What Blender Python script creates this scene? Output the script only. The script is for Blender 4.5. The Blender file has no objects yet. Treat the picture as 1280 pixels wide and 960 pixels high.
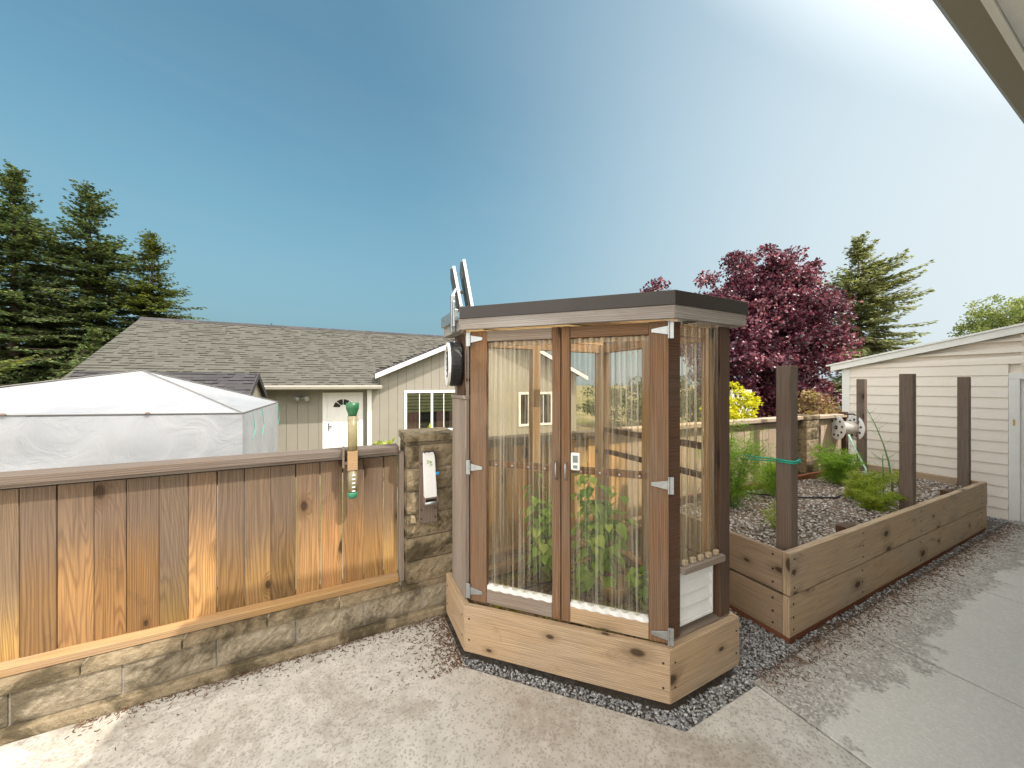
import bpy, math, random
import numpy as np
from mathutils import Vector, Matrix

# ------------------------------------------------------------------ camera, sky, sun, exposure
# World axes: x runs along the fence, y runs away from the house behind the camera towards the neighbour.
random.seed(7)
rng = np.random.default_rng(7)
sc = bpy.context.scene
COL = sc.collection
PI = math.pi
FPX, CAMZ = 430.0, 1.7
CF, SF = 0.43903, 0.89847                    # viewing direction in plan
cam_d = bpy.data.cameras.new("camera")
cam = bpy.data.objects.new("camera", cam_d); COL.objects.link(cam)
cam.location = (0, 0, CAMZ)
cam.rotation_euler = (PI/2, 0, -math.atan2(CF, SF))
cam_d.sensor_width = 36.0
cam_d.lens = FPX/1280*36
cam_d.clip_start = 0.05; cam_d.clip_end = 2000
sc.camera = cam

SUN = Vector((0.60, -1.0, 1.60)).normalized()      # towards the sun
el = math.asin(SUN.z); az = math.atan2(SUN.x, SUN.y)
w = bpy.data.worlds.new("World"); sc.world = w; w.use_nodes = True
nt = w.node_tree
bg = nt.nodes['Background']
sky = nt.nodes.new('ShaderNodeTexSky'); sky.sky_type = 'NISHITA'; sky.sun_disc = False
sky.sun_elevation = el; sky.sun_rotation = az
sky.air_density = 1.15; sky.dust_density = 0.9; sky.ozone_density = 0.8; sky.altitude = 20
# white summer haze: a pale band low in the south west (right); plus an added fill glow round the sun that lifts the shaded yard
tc = nt.nodes.new('ShaderNodeTexCoord')
def lobe(direction, lo, hi, power):
    d = nt.nodes.new('ShaderNodeVectorMath'); d.operation = 'DOT_PRODUCT'
    d.inputs[1].default_value = Vector(direction).normalized()
    nt.links.new(tc.outputs['Generated'], d.inputs[0])
    r_ = nt.nodes.new('ShaderNodeMapRange'); r_.interpolation_type = 'LINEAR'; r_.clamp = True
    r_.inputs[1].default_value = lo; r_.inputs[2].default_value = hi
    nt.links.new(d.outputs['Value'], r_.inputs[0])
    p_ = nt.nodes.new('ShaderNodeMath'); p_.operation = 'POWER'; p_.inputs[1].default_value = power
    nt.links.new(r_.outputs[0], p_.inputs[0]); return p_.outputs[0]
HAZE_BAND, FILL_SUN, FILL_BACK = (4.2, 4.7, 4.95, 1), (30.0, 28.5, 26.0, 1), (15.0, 14.3, 13.4, 1)
mixn = nt.nodes.new('ShaderNodeMixRGB'); mixn.inputs[2].default_value = HAZE_BAND
nt.links.new(lobe((0.96, -0.20, 0.22), 0.0, 0.96, 2.0), mixn.inputs['Fac'])
tint = nt.nodes.new('ShaderNodeMixRGB'); tint.blend_type = 'MULTIPLY'; tint.inputs['Fac'].default_value = 1.0
tint.inputs[2].default_value = (0.68, 0.98, 0.84, 1)          # slightly teal summer air
nt.links.new(sky.outputs['Color'], tint.inputs[1])
mixh = nt.nodes.new('ShaderNodeMixRGB'); mixh.inputs[2].default_value = (1.10, 1.80, 2.35, 1)
nt.links.new(lobe((0, 0, -1), -0.50, -0.05, 1.0), mixh.inputs['Fac'])
nt.links.new(tint.outputs['Color'], mixh.inputs[1])
# faint streaks of high cloud
cmap = nt.nodes.new('ShaderNodeMapping'); cmap.inputs['Scale'].default_value = (1.6, 3.2, 9.0); cmap.inputs['Rotation'].default_value = (0.15, 0.1, 0.6)
nt.links.new(tc.outputs['Generated'], cmap.inputs['Vector'])
cn_ = nt.nodes.new('ShaderNodeTexNoise'); cn_.inputs['Scale'].default_value = 1.3; cn_.inputs['Detail'].default_value = 7; cn_.inputs['Roughness'].default_value = 0.55; cn_.inputs['Distortion'].default_value = 0.6
nt.links.new(cmap.outputs[0], cn_.inputs['Vector'])
cr_ = nt.nodes.new('ShaderNodeMapRange'); cr_.inputs[1].default_value = 0.42; cr_.inputs[2].default_value = 0.80; cr_.inputs[3].default_value = 0.0; cr_.inputs[4].default_value = 0.06
nt.links.new(cn_.outputs['Fac'], cr_.inputs[0])
mixc = nt.nodes.new('ShaderNodeMixRGB'); mixc.inputs[2].default_value = (2.6, 3.1, 3.4, 1)
nt.links.new(cr_.outputs[0], mixc.inputs['Fac'])
nt.links.new(mixh.outputs['Color'], mixc.inputs[1])
nt.links.new(mixc.outputs['Color'], mixn.inputs[1])
mix2 = nt.nodes.new('ShaderNodeMixRGB'); mix2.inputs[2].default_value = FILL_SUN
nt.links.new(lobe(SUN, 0.52, 0.97, 1.5), mix2.inputs['Fac'])
nt.links.new(mixn.outputs['Color'], mix2.inputs[1])
# added fill: unseen bright sky patch behind left, lights the shaded shed and posts
mix3 = nt.nodes.new('ShaderNodeMixRGB'); mix3.inputs[2].default_value = FILL_BACK
nt.links.new(lobe((-0.75, -0.62, 0.35), 0.25, 0.8, 1.0), mix3.inputs['Fac'])
nt.links.new(mix2.outputs['Color'], mix3.inputs[1])
nt.links.new(mix3.outputs['Color'], bg.inputs['Color'])
bg.inputs['Strength'].default_value = 0.10
sun_d = bpy.data.lights.new("sun", 'SUN'); sun_d.energy = 2.6; sun_d.angle = math.radians(0.5)
sun_d.color = (1.0, 0.94, 0.85)
sun_o = bpy.data.objects.new("sun", sun_d); COL.objects.link(sun_o)
sun_o.rotation_euler = (-SUN).to_track_quat('-Z', 'Y').to_euler()
sun_o.location = (3, -5, 12)
sc.view_settings.view_transform = 'Standard'; sc.view_settings.look = 'None'
sc.view_settings.exposure = 0.92; sc.view_settings.gamma = 1.0
sc.view_settings.use_curve_mapping = False
try:
    sc.cycles.transparent_max_bounces = 24
    sc.cycles.max_bounces = 8; sc.cycles.diffuse_bounces = 4
except Exception:
    pass

def P(px, Y):
    """plan point seen in column px of the 1280 wide photograph at depth Y metres"""
    t = (px-640)/FPX
    return Vector((Y*(CF+SF*t), Y*(SF-CF*t), 0))

# ------------------------------------------------------------------ helpers
def root_loc(o):
    v = Vector((0, 0, 0))
    while o is not None:
        v = v + Vector(o.location); o = o.parent
    return v

def thing(name, label, cat, loc=(0, 0, 0), group=None):
    o = bpy.data.objects.new(name, None); COL.objects.link(o)
    o.location = loc; o.empty_display_size = 0.1
    o['label'] = label; o['category'] = cat
    if group: o['group'] = group
    return o

def tag(o, label=None, cat=None, group=None, kind=None):
    if label: o['label'] = label
    if cat: o['category'] = cat
    if group: o['group'] = group
    if kind: o['kind'] = kind
    return o

class MB:
    def __init__(s): s.v = []; s.f = []; s.uv = []
    def face(s, idx, uvs): s.f.append(idx); s.uv.append(uvs)
    def hexa(s, c, grain=0, uvoff=None):
        """c: 8 corners ordered x0y0z0,x1y0z0,x1y1z0,x0y1z0 and the same for z1; grain = axis 0,1,2"""
        c = [Vector(p) for p in c]; b = len(s.v); s.v += [tuple(p) for p in c]
        o = uvoff or (random.uniform(0, 60), random.uniform(0, 60))
        dx = (c[1]-c[0]).length; dy = (c[3]-c[0]).length; dz = (c[4]-c[0]).length
        d = (dx, dy, dz)
        loc = [(0,0,0),(1,0,0),(1,1,0),(0,1,0),(0,0,1),(1,0,1),(1,1,1),(0,1,1)]
        faces = [((0,3,2,1),2),((4,5,6,7),2),((0,1,5,4),1),((2,3,7,6),1),((1,2,6,5),0),((3,0,4,7),0)]
        for fi, n in faces:
            ax = [a for a in (0,1,2) if a != n]
            if grain in ax: L = grain; A = [a for a in ax if a != grain][0]
            else: A, L = ax
            s.face([b+i for i in fi], [(o[0]+loc[i][A]*d[A]+n*0.37, o[1]+loc[i][L]*d[L]) for i in fi])
        return s
    def box(s, x0, x1, y0, y1, z0, z1, grain=0):
        return s.hexa([(x0,y0,z0),(x1,y0,z0),(x1,y1,z0),(x0,y1,z0),(x0,y0,z1),(x1,y0,z1),(x1,y1,z1),(x0,y1,z1)], grain)
    def obox(s, o, ex, ey, ez, X, Y, Z, grain=0):
        o = Vector(o); ex = Vector(ex); ey = Vector(ey); ez = Vector(ez)
        g = lambda a, b, c: o+ex*a+ey*b+ez*c
        return s.hexa([g(X[0],Y[0],Z[0]),g(X[1],Y[0],Z[0]),g(X[1],Y[1],Z[0]),g(X[0],Y[1],Z[0]),
                       g(X[0],Y[0],Z[1]),g(X[1],Y[0],Z[1]),g(X[1],Y[1],Z[1]),g(X[0],Y[1],Z[1])], grain)
    def prism(s, plan, z0, z1):
        """vertical prism over a plan polygon (counter-clockwise)"""
        n = len(plan); b = len(s.v); o = (random.uniform(0, 60), random.uniform(0, 60))
        s.v += [(p[0], p[1], z0) for p in plan]+[(p[0], p[1], z1) for p in plan]
        s.face([b+i for i in range(n)][::-1], [(o[0]+p[0], o[1]+p[1]) for p in plan][::-1])
        s.face([b+n+i for i in range(n)], [(o[0]+p[0], o[1]+p[1]) for p in plan])
        for i in range(n):
            j = (i+1) % n
            L = math.dist(plan[i], plan[j])
            s.face([b+i, b+j, b+n+j, b+n+i], [(o[0], o[1]), (o[0], o[1]+L), (o[0]+z1-z0, o[1]+L), (o[0]+z1-z0, o[1])])
        return s
    def tube(s, pts, r, n=8, cap=True):
        pts = [Vector(p) for p in pts]
        rs = r if isinstance(r, (list, tuple)) else [r]*len(pts)
        b0 = len(s.v); L = 0; up = None
        rings = []
        for i, p in enumerate(pts):
            d = (pts[min(i+1, len(pts)-1)]-pts[max(i-1, 0)]).normalized()
            if up is None:
                up = Vector((0, 0, 1)) if abs(d.z) < 0.9 else Vector((1, 0, 0))
            a = d.cross(up).normalized(); up2 = a.cross(d).normalized(); up = up2
            if i: L += (p-pts[i-1]).length
            base = len(s.v)
            for k in range(n):
                t = 2*PI*k/n
                s.v.append(tuple(p+a*math.cos(t)*rs[i]+up2*math.sin(t)*rs[i]))
            rings.append((base, L))
        for i in range(len(rings)-1):
            (a0, l0), (a1, l1) = rings[i], rings[i+1]
            for k in range(n):
                k2 = (k+1) % n
                u0 = k/n*2*PI*rs[i]; u1 = (k+1)/n*2*PI*rs[i]
                s.face([a0+k, a1+k, a1+k2, a0+k2], [(u0, l0), (u0, l1), (u1, l1), (u1, l0)])
        if cap:
            s.face([rings[0][0]+k for k in range(n)], [(0, 0)]*n)
            s.face([rings[-1][0]+k for k in range(n)][::-1], [(0, 0)]*n)
        return s
    def lathe(s, prof, c, ax=(0, 0, 1), n=24):
        """profile [(r, h)] turned round an axis through c"""
        ax = Vector(ax).normalized(); c = Vector(c)
        a = ax.orthogonal().normalized(); b_ = ax.cross(a)
        base = len(s.v)
        for r, h in prof:
            for k in range(n):
                t = 2*PI*k/n
                s.v.append(tuple(c+ax*h+a*math.cos(t)*r+b_*math.sin(t)*r))
        for i in range(len(prof)-1):
            for k in range(n):
                k2 = (k+1) % n
                s.face([base+i*n+k, base+i*n+k2, base+(i+1)*n+k2, base+(i+1)*n+k],
                       [(k/n, prof[i][1]), ((k+1)/n, prof[i][1]), ((k+1)/n, prof[i+1][1]), (k/n, prof[i+1][1])])
        s.face([base+k for k in range(n)][::-1], [(0, 0)]*n)
        e = base+(len(prof)-1)*n
        s.face([e+k for k in range(n)], [(0, 0)]*n)
        return s
    def pieces(s, name, mat, parent=None, bevel=0.0, smooth=False):
        """one object for every separate piece"""
        par = list(range(len(s.v)))
        def find(i):
            while par[i] != i: par[i] = par[par[i]]; i = par[i]
            return i
        for f in s.f:
            for i in f[1:]: par[find(i)] = find(f[0])
        groups = {}
        for k, f in enumerate(s.f): groups.setdefault(find(f[0]), []).append(k)
        out = []
        for ks in groups.values():
            q = MB(); mp = {}
            for k in ks:
                idx = []
                for i in s.f[k]:
                    if i not in mp: mp[i] = len(q.v); q.v.append(s.v[i])
                    idx.append(mp[i])
                q.face(idx, s.uv[k])
            out.append(q.build(name, mat, parent, bevel, smooth))
        return out
    def build(s, name, mat, parent=None, bevel=0.0, smooth=False):
        off = root_loc(parent) if parent else Vector((0, 0, 0))
        me = bpy.data.meshes.new(name)
        me.from_pydata([(x-off.x, y-off.y, z-off.z) for x, y, z in s.v], [], s.f)
        ul = me.uv_layers.new(name='UVMap')
        flat = [c for u in s.uv for p in u for c in p]
        ul.data.foreach_set('uv', flat)
        me.materials.append(mat)
        if smooth: me.polygons.foreach_set('use_smooth', [True]*len(me.polygons))
        me.update()
        o = bpy.data.objects.new(name, me); COL.objects.link(o)
        if parent: o.parent = parent
        if bevel:
            m = o.modifiers.new('bevel', 'BEVEL'); m.width = bevel; m.segments = 2; m.limit_method = 'ANGLE'
            m.angle_limit = math.radians(40); m.harden_normals = False
        return o

def npmesh(name, verts, faces, mat, parent=None, smooth=False):
    """verts (N,3), faces (M,k) numpy"""
    off = root_loc(parent) if parent else Vector((0, 0, 0))
    v = np.asarray(verts, dtype=np.float32)-np.array(off, dtype=np.float32)
    faces = np.asarray(faces, dtype=np.int32); k = faces.shape[1]
    me = bpy.data.meshes.new(name)
    me.vertices.add(len(v)); me.vertices.foreach_set('co', v.ravel())
    me.loops.add(faces.size); me.loops.foreach_set('vertex_index', faces.ravel())
    me.polygons.add(len(faces)); me.polygons.foreach_set('loop_start', np.arange(0, faces.size, k, dtype=np.int32))
    try: me.polygons.foreach_set('loop_total', np.full(len(faces), k, dtype=np.int32))
    except Exception: pass
    if smooth: me.polygons.foreach_set('use_smooth', np.ones(len(faces), dtype=bool))
    me.materials.append(mat)
    me.update(calc_edges=True); me.validate()
    o = bpy.data.objects.new(name, me); COL.objects.link(o)
    if parent: o.parent = parent
    return o

# ------------------------------------------------------------------ materials
class NG:
    def __init__(s, name):
        s.m = bpy.data.materials.new(name); s.m.use_nodes = True
        s.t = s.m.node_tree; s.t.nodes.clear()
        s.out = s.t.nodes.new('ShaderNodeOutputMaterial')
    def n(s, typ, **kw):
        nd = s.t.nodes.new(typ)
        for k, v in kw.items(): setattr(nd, k, v)
        return nd
    def l(s, a, b): s.t.links.new(a, b)
    def val(s, x, sock):
        if hasattr(x, 'is_output'): s.l(x, sock)
        else: sock.default_value = x
    def math(s, op, a, b=None, c=None, clamp=False):
        nd = s.n('ShaderNodeMath', operation=op); nd.use_clamp = clamp
        s.val(a, nd.inputs[0])
        if b is not None: s.val(b, nd.inputs[1])
        if c is not None: s.val(c, nd.inputs[2])
        return nd.outputs[0]
    def mix(s, fac, a, b, blend='MIX'):
        nd = s.n('ShaderNodeMixRGB', blend_type=blend)
        s.val(fac, nd.inputs[0])
        s.val(a if hasattr(a, 'is_output') else (*a, 1)[:4], nd.inputs[1])
        s.val(b if hasattr(b, 'is_output') else (*b, 1)[:4], nd.inputs[2])
        return nd.outputs[0]
    def noise(s, vec, scale=1, detail=4, rough=0.55, dist=0.0):
        nd = s.n('ShaderNodeTexNoise'); nd.inputs['Scale'].default_value = scale
        nd.inputs['Detail'].default_value = detail; nd.inputs['Roughness'].default_value = rough
        nd.inputs['Distortion'].default_value = dist
        s.l(vec, nd.inputs['Vector']); return nd.outputs['Fac']
    def vor(s, vec, scale=1, feature='F1', rnd=1.0, dims='3D'):
        nd = s.n('ShaderNodeTexVoronoi', feature=feature, voronoi_dimensions=dims); nd.inputs['Scale'].default_value = scale
        nd.inputs['Randomness'].default_value = rnd
        s.l(vec, nd.inputs['Vector']); return nd
    def scl(s, vec, sx, sy, sz=1.0):
        nd = s.n('ShaderNodeVectorMath', operation='MULTIPLY'); s.l(vec, nd.inputs[0])
        nd.inputs[1].default_value = (sx, sy, sz); return nd.outputs[0]
    def step(s, x, a, b):
        nd = s.n('ShaderNodeMapRange'); nd.clamp = True; nd.interpolation_type = 'SMOOTHSTEP'
        s.val(x, nd.inputs[0]); nd.inputs[1].default_value = a; nd.inputs[2].default_value = b
        nd.inputs[3].default_value = 0; nd.inputs[4].default_value = 1
        return nd.outputs[0]
    def ramp(s, x, stops):
        nd = s.n('ShaderNodeValToRGB'); cr = nd.color_ramp
        while len(cr.elements) < len(stops): cr.elements.new(0.5)
        for e, (p, c) in zip(cr.elements, stops): e.position = p; e.color = (*c, 1)[:4]
        s.l(x, nd.inputs[0]); return nd.outputs[0]
    def uv(s): return s.n('ShaderNodeTexCoord').outputs['UV']
    def pos(s): return s.n('ShaderNodeNewGeometry').outputs['Position']
    def island(s): return s.n('ShaderNodeNewGeometry').outputs['Random Per Island']
    def xyz(s, v):
        nd = s.n('ShaderNodeSeparateXYZ'); s.l(v, nd.inputs[0]); return nd.outputs
    def bump(s, h, strength=0.3, dist=0.01):
        nd = s.n('ShaderNodeBump'); nd.inputs['Strength'].default_value = strength
        nd.inputs['Distance'].default_value = dist; s.l(h, nd.inputs['Height']); return nd.outputs[0]
    def principled(s, color, rough=0.6, normal=None, metal=0.0, spec=0.5):
        p = s.n('ShaderNodeBsdfPrincipled')
        s.val(color if hasattr(color, 'is_output') else (*color, 1)[:4], p.inputs['Base Color'])
        s.val(rough, p.inputs['Roughness']); p.inputs['Metallic'].default_value = metal
        p.inputs['Specular IOR Level'].default_value = spec
        if normal is not None: s.l(normal, p.inputs['Normal'])
        s.l(p.outputs[0], s.out.inputs[0]); return p

def wood(name, light, dark, grey=(0.30, 0.27, 0.25), greyamt=0.4, knots=0.6, rings=1.0, vary=0.45,
         fade=None, rough=0.75, spec=0.25, bump=0.5, stain=0.0):
    """sawn softwood: cathedral rings, fibre, knots, weathering. fade=(z_grey, z_fresh): greyer at height z_grey"""
    g = NG(name); uv = g.uv(); r = g.island()
    n1 = g.noise(g.scl(uv, 4.5, 0.42), 1, 3, 0.5, 0.25)
    r3 = g.math('FRACT', g.math('MULTIPLY', r, 13.7))
    vk = g.vor(g.scl(uv, 5.5, 3.0), 1, dims='2D')
    kd = vk.outputs['Distance']
    rs = g.n('ShaderNodeSeparateColor'); g.l(vk.outputs['Color'], rs.inputs[0])
    kon = g.math('LESS_THAN', rs.outputs[0], knots*0.42)
    ksz = g.math('MULTIPLY_ADD', rs.outputs[1], 0.13, 0.06)
    krel = g.math('DIVIDE', kd, ksz)
    kwarp = g.math('MULTIPLY', g.math('SUBTRACT', 1.0, g.step(krel, 0.0, 3.2)), kon)
    f = g.math('MULTIPLY_ADD', kwarp, 0.14, n1)
    f = g.math('MULTIPLY', f, g.math('MULTIPLY_ADD', r3, 150.0, 45.0))
    f = g.math('MULTIPLY_ADD', g.xyz(uv)[0], g.math('MULTIPLY_ADD', r3, -420.0, 620.0), f)
    f = g.math('MULTIPLY_ADD', g.noise(g.scl(uv, 40, 3), 1, 3, 0.6), 2.5, f)
    ringv = g.math('MULTIPLY_ADD', g.math('SINE', f), 0.5, 0.5)
    ringv = g.math('POWER', ringv, 2.2)
    fib = g.noise(g.scl(uv, 160, 2.2), 1, 5, 0.65)
    blot = g.noise(g.scl(uv, 3.0, 1.1), 1.0, 4, 0.6)
    base = g.mix(g.math('MULTIPLY', ringv, 0.55*rings), light, dark)
    base = g.mix(g.math('MULTIPLY', g.step(fib, 0.42, 0.68), 0.45), base, tuple(c*0.55 for c in dark))
    # board to board variation
    var = g.math('MULTIPLY_ADD', r, vary, 1.0-vary*0.55)
    hsv = g.n('ShaderNodeHueSaturation'); g.l(var, hsv.inputs['Value']); g.l(base, hsv.inputs['Color'])
    r2 = g.math('FRACT', g.math('MULTIPLY', r, 7.31))
    g.l(g.math('MULTIPLY_ADD', r2, 0.018, 0.491), hsv.inputs['Hue'])
    base = hsv.outputs[0]
    gm = g.step(blot, 0.35, 0.68)
    gfac = g.math('MULTIPLY', gm, greyamt)
    if fade:
        z = g.xyz(g.pos())[2]
        zz = g.math('MULTIPLY_ADD', g.math('SUBTRACT', blot, 0.5), 0.5, z)
        zz = g.math('MULTIPLY_ADD', g.math('SUBTRACT', r2, 0.5), 0.35, zz)
        gfac = g.math('MAXIMUM', g.math('MULTIPLY', gfac, 0.6), g.math('MULTIPLY', g.step(zz, fade[1], fade[0]), 0.85))
    greyc = g.mix(g.step(fib, 0.35, 0.7), grey, tuple(c*0.6 for c in grey))
    greyc = g.mix(g.math('MULTIPLY', ringv, 0.35), greyc, tuple(c*0.55 for c in grey))
    base = g.mix(gfac, base, greyc)
    km = g.math('MULTIPLY', g.math('SUBTRACT', 1.0, g.step(krel, 0.55, 1.15)), kon)
    khalo = g.math('MULTIPLY', g.math('SUBTRACT', 1.0, g.step(krel, 0.7, 3.2)), kon)
    base = g.mix(g.math('MULTIPLY', khalo, 0.45), base, tuple(c*0.45 for c in dark))
    base = g.mix(g.math('MULTIPLY', km, 0.85), base, (0.035, 0.018, 0.010))
    if stain:
        st = g.noise(g.scl(uv, 5.0, 2.0), 1.3, 7, 0.72, 0.8)
        base = g.mix(g.math('MULTIPLY', g.step(st, 0.56, 0.72), stain), base, (0.05, 0.032, 0.02))
    h = g.math('ADD', g.math('MULTIPLY', fib, 0.7), g.math('MULTIPLY', ringv, 0.35))
    g.principled(base, rough, g.bump(h, bump, 0.004), spec=spec)
    return g.m

def plain(name, col, rough=0.5, metal=0.0, spec=0.5, vary=0.12, scale=6.0, bump=0.0):
    g = NG(name); ob = g.n('ShaderNodeTexCoord').outputs['Object']
    n = g.noise(ob, scale, 5, 0.6)
    n2 = g.noise(ob, scale*9, 3, 0.6)
    k = g.math('ADD', g.math('MULTIPLY', n, 0.7), g.math('MULTIPLY', n2, 0.3))
    c = g.mix(g.step(k, 0.25, 0.75), tuple(x*(1-vary) for x in col), tuple(min(1, x*(1+vary)) for x in col))
    rr = g.math('MULTIPLY_ADD', n, 0.25, rough-0.12)
    g.principled(c, rr, g.bump(n2, bump, 0.004) if bump else None, metal, spec)
    return g.m

def leaf(name, stops, trans=0.35, rough=0.5, spec=0.3, tcol=1.3):
    """foliage: colour per leaf, some light passes through"""
    g = NG(name); r = g.island()
    big = g.noise(g.pos(), 0.9, 3, 0.6)
    x = g.math('ADD', g.math('MULTIPLY', r, 0.7), g.math('MULTIPLY_ADD', big, 0.9, -0.3), clamp=True)
    c = g.ramp(x, stops)
    p = g.n('ShaderNodeBsdfPrincipled'); g.l(c, p.inputs['Base Color'])
    p.inputs['Roughness'].default_value = rough; p.inputs['Specular IOR Level'].default_value = spec
    t = g.n('ShaderNodeBsdfTranslucent')
    tc_ = g.mix(1.0, c, (tcol, tcol, tcol*0.7), 'MULTIPLY'); g.l(tc_, t.inputs['Color'])
    mx = g.n('ShaderNodeMixShader'); mx.inputs[0].default_value = trans
    g.l(p.outputs[0], mx.inputs[1]); g.l(t.outputs[0], mx.inputs[2]); g.l(mx.outputs[0], g.out.inputs[0])
    return g.m

def clear_sheet(name, tint=(0.985, 0.945, 0.85), film=0.20, rough=0.10):
    g = NG(name)
    tr = g.n('ShaderNodeBsdfTransparent'); tr.inputs[0].default_value = (*tint, 1)
    gl = g.n('ShaderNodeBsdfGlossy'); gl.inputs['Roughness'].default_value = rough
    gl.inputs[0].default_value = (1, 1, 1, 1)
    fr = g.n('ShaderNodeFresnel'); fr.inputs[0].default_value = 1.55
    m1 = g.n('ShaderNodeMixShader'); g.l(g.math('MINIMUM', g.math('MULTIPLY', fr.outputs[0], 0.9), 0.75), m1.inputs[0])
    g.l(tr.outputs[0], m1.inputs[1]); g.l(gl.outputs[0], m1.inputs[2])
    df = g.n('ShaderNodeBsdfDiffuse'); df.inputs[0].default_value = (0.94, 0.86, 0.71, 1)
    tl = g.n('ShaderNodeBsdfTranslucent'); tl.inputs[0].default_value = (0.94, 0.86, 0.71, 1)
    m2 = g.n('ShaderNodeMixShader'); m2.inputs[0].default_value = 0.5
    g.l(df.outputs[0], m2.inputs[1]); g.l(tl.outputs[0], m2.inputs[2])
    dirt = g.noise(g.scl(g.pos(), 85, 85, 1.1), 1, 4, 0.6)
    m3 = g.n('ShaderNodeMixShader'); g.l(g.math('MULTIPLY', g.step(dirt, 0.38, 0.78), film*2.2, clamp=True), m3.inputs[0])
    g.l(m1.outputs[0], m3.inputs[1]); g.l(m2.outputs[0], m3.inputs[2]); g.l(m3.outputs[0], g.out.inputs[0])
    return g.m

M = {}
M['fence'] = wood('cedar_fence', (0.39, 0.225, 0.078), (0.165, 0.082, 0.030), grey=(0.165, 0.120, 0.090), greyamt=0.4, knots=0.3, vary=0.95, rings=1.0, fade=(0.92, 0.36), bump=0.7, stain=0.35)
M['fence_honey'] = wood('golden_fence', (0.66, 0.43, 0.17), (0.44, 0.25, 0.09), grey=(0.30, 0.21, 0.15), greyamt=0.25, knots=0.3, vary=0.6, fade=(1.25, 0.95))
M['frame_in'] = wood('inner_frame', (0.52, 0.34, 0.17), (0.34, 0.20, 0.09), grey=(0.40, 0.31, 0.22), greyamt=0.3, knots=0.3)
M['fence_pale'] = wood('sun_bleached_fence', (0.60, 0.47, 0.33), (0.44, 0.32, 0.21), grey=(0.52, 0.45, 0.37), greyamt=0.4, knots=0.3, vary=0.4)  # bleached wood, lightened further so its colour carries the sunny runs' brightness
M['cap'] = wood('weathered_cap', (0.19, 0.145, 0.11), (0.11, 0.08, 0.06), grey=(0.185, 0.152, 0.128), greyamt=0.85, knots=0.2)
M['rail_honey'] = wood('honey_rail', (0.50, 0.32, 0.13), (0.34, 0.19, 0.07), grey=(0.34, 0.29, 0.25), greyamt=0.35, knots=0.1)
M['frame'] = wood('greenhouse_frame', (0.29, 0.165, 0.078), (0.14, 0.07, 0.032), grey=(0.225, 0.168, 0.125), greyamt=0.6, knots=0.45, stain=0.3, bump=0.8)
M['frame_dark'] = wood('dark_post_wood', (0.15, 0.082, 0.045), (0.07, 0.035, 0.018), grey=(0.12, 0.095, 0.078), greyamt=0.5, knots=0.4)
M['grey'] = wood('silver_grey_wood', (0.33, 0.265, 0.205), (0.21, 0.155, 0.115), grey=(0.34, 0.295, 0.255), greyamt=0.85, knots=0.15)
M['fascia'] = wood('old_fascia', (0.36, 0.32, 0.28), (0.22, 0.18, 0.15), grey=(0.40, 0.38, 0.36), greyamt=0.75, knots=0.3, stain=0.25)
M['planter'] = wood('planter_board', (0.55, 0.40, 0.235), (0.33, 0.22, 0.115), grey=(0.44, 0.355, 0.265), greyamt=0.6, knots=0.7, rings=0.9, vary=0.2, stain=0.3)
M['bed'] = wood('raised_bed_board', (0.58, 0.43, 0.265), (0.32, 0.215, 0.12), grey=(0.47, 0.385, 0.295), greyamt=0.6, knots=0.85, rings=0.9, vary=0.25, stain=0.6)
M['bed_side'] = wood('raised_bed_end', (0.43, 0.315, 0.20), (0.26, 0.175, 0.105), grey=(0.35, 0.27, 0.205), greyamt=0.6, knots=0.6, stain=0.35)
M['red_base'] = wood('wet_red_base', (0.26, 0.10, 0.04), (0.15, 0.055, 0.02), greyamt=0.1, knots=0.3)
M['post'] = wood('grey_post', (0.225, 0.165, 0.125), (0.13, 0.088, 0.064), grey=(0.235, 0.195, 0.165), greyamt=0.7, knots=0.5)
M['light_wood'] = wood('pale_strip', (0.60, 0.48, 0.33), (0.45, 0.33, 0.2), greyamt=0.2, knots=0.05)
M['white'] = plain('white_paint', (0.80, 0.80, 0.78), 0.5, vary=0.05)
M['cream'] = plain('cream_siding_paint', (0.84, 0.77, 0.69), 0.55, vary=0.05, scale=2.5, bump=0.06)
M['tan_siding'] = plain('tan_grey_siding_paint', (0.27, 0.25, 0.205), 0.65, vary=0.05, scale=2, bump=0.06)
M['galv'] = plain('galvanised_steel', (0.44, 0.46, 0.47), 0.38, metal=0.85, vary=0.2, scale=40)
M['brown_metal'] = plain('brown_roof_metal', (0.026, 0.019, 0.016), 0.42, vary=0.12, scale=10, spec=0.5)
M['black'] = plain('black_plastic', (0.012, 0.012, 0.013), 0.4, vary=0.2)
M['brass'] = plain('brass', (0.72, 0.47, 0.14), 0.28, metal=1.0, vary=0.1)
M['sheet'] = clear_sheet('clear_corrugated_plastic')
M['roof_clear'] = clear_sheet('clear_roof_plastic', (0.98, 0.97, 0.93), 0.04)
M['darkhole'] = plain('dark_grating', (0.03, 0.03, 0.03), 0.8)
M['green_plastic'] = plain('green_plastic', (0.02, 0.115, 0.045), 0.35, vary=0.12)
M['mint_plastic'] = plain('mint_plastic', (0.04, 0.22, 0.12), 0.35, vary=0.12)
M['blue_plastic'] = plain('blue_plastic', (0.02, 0.25, 0.55), 0.35)
M['twine'] = plain('teal_twine', (0.02, 0.42, 0.30), 0.6)
M['hose_black'] = plain('black_rubber_hose', (0.014, 0.015, 0.018), 0.5)
M['hose_green'] = plain('pale_green_hose', (0.34, 0.60, 0.46), 0.45)
M['lcd'] = plain('lcd_screen', (0.20, 0.24, 0.22), 0.2)
M['bark'] = wood('bark', (0.10, 0.065, 0.045), (0.045, 0.028, 0.02), grey=(0.13, 0.11, 0.10), greyamt=0.5, knots=0.2, bump=1.0)
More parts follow.
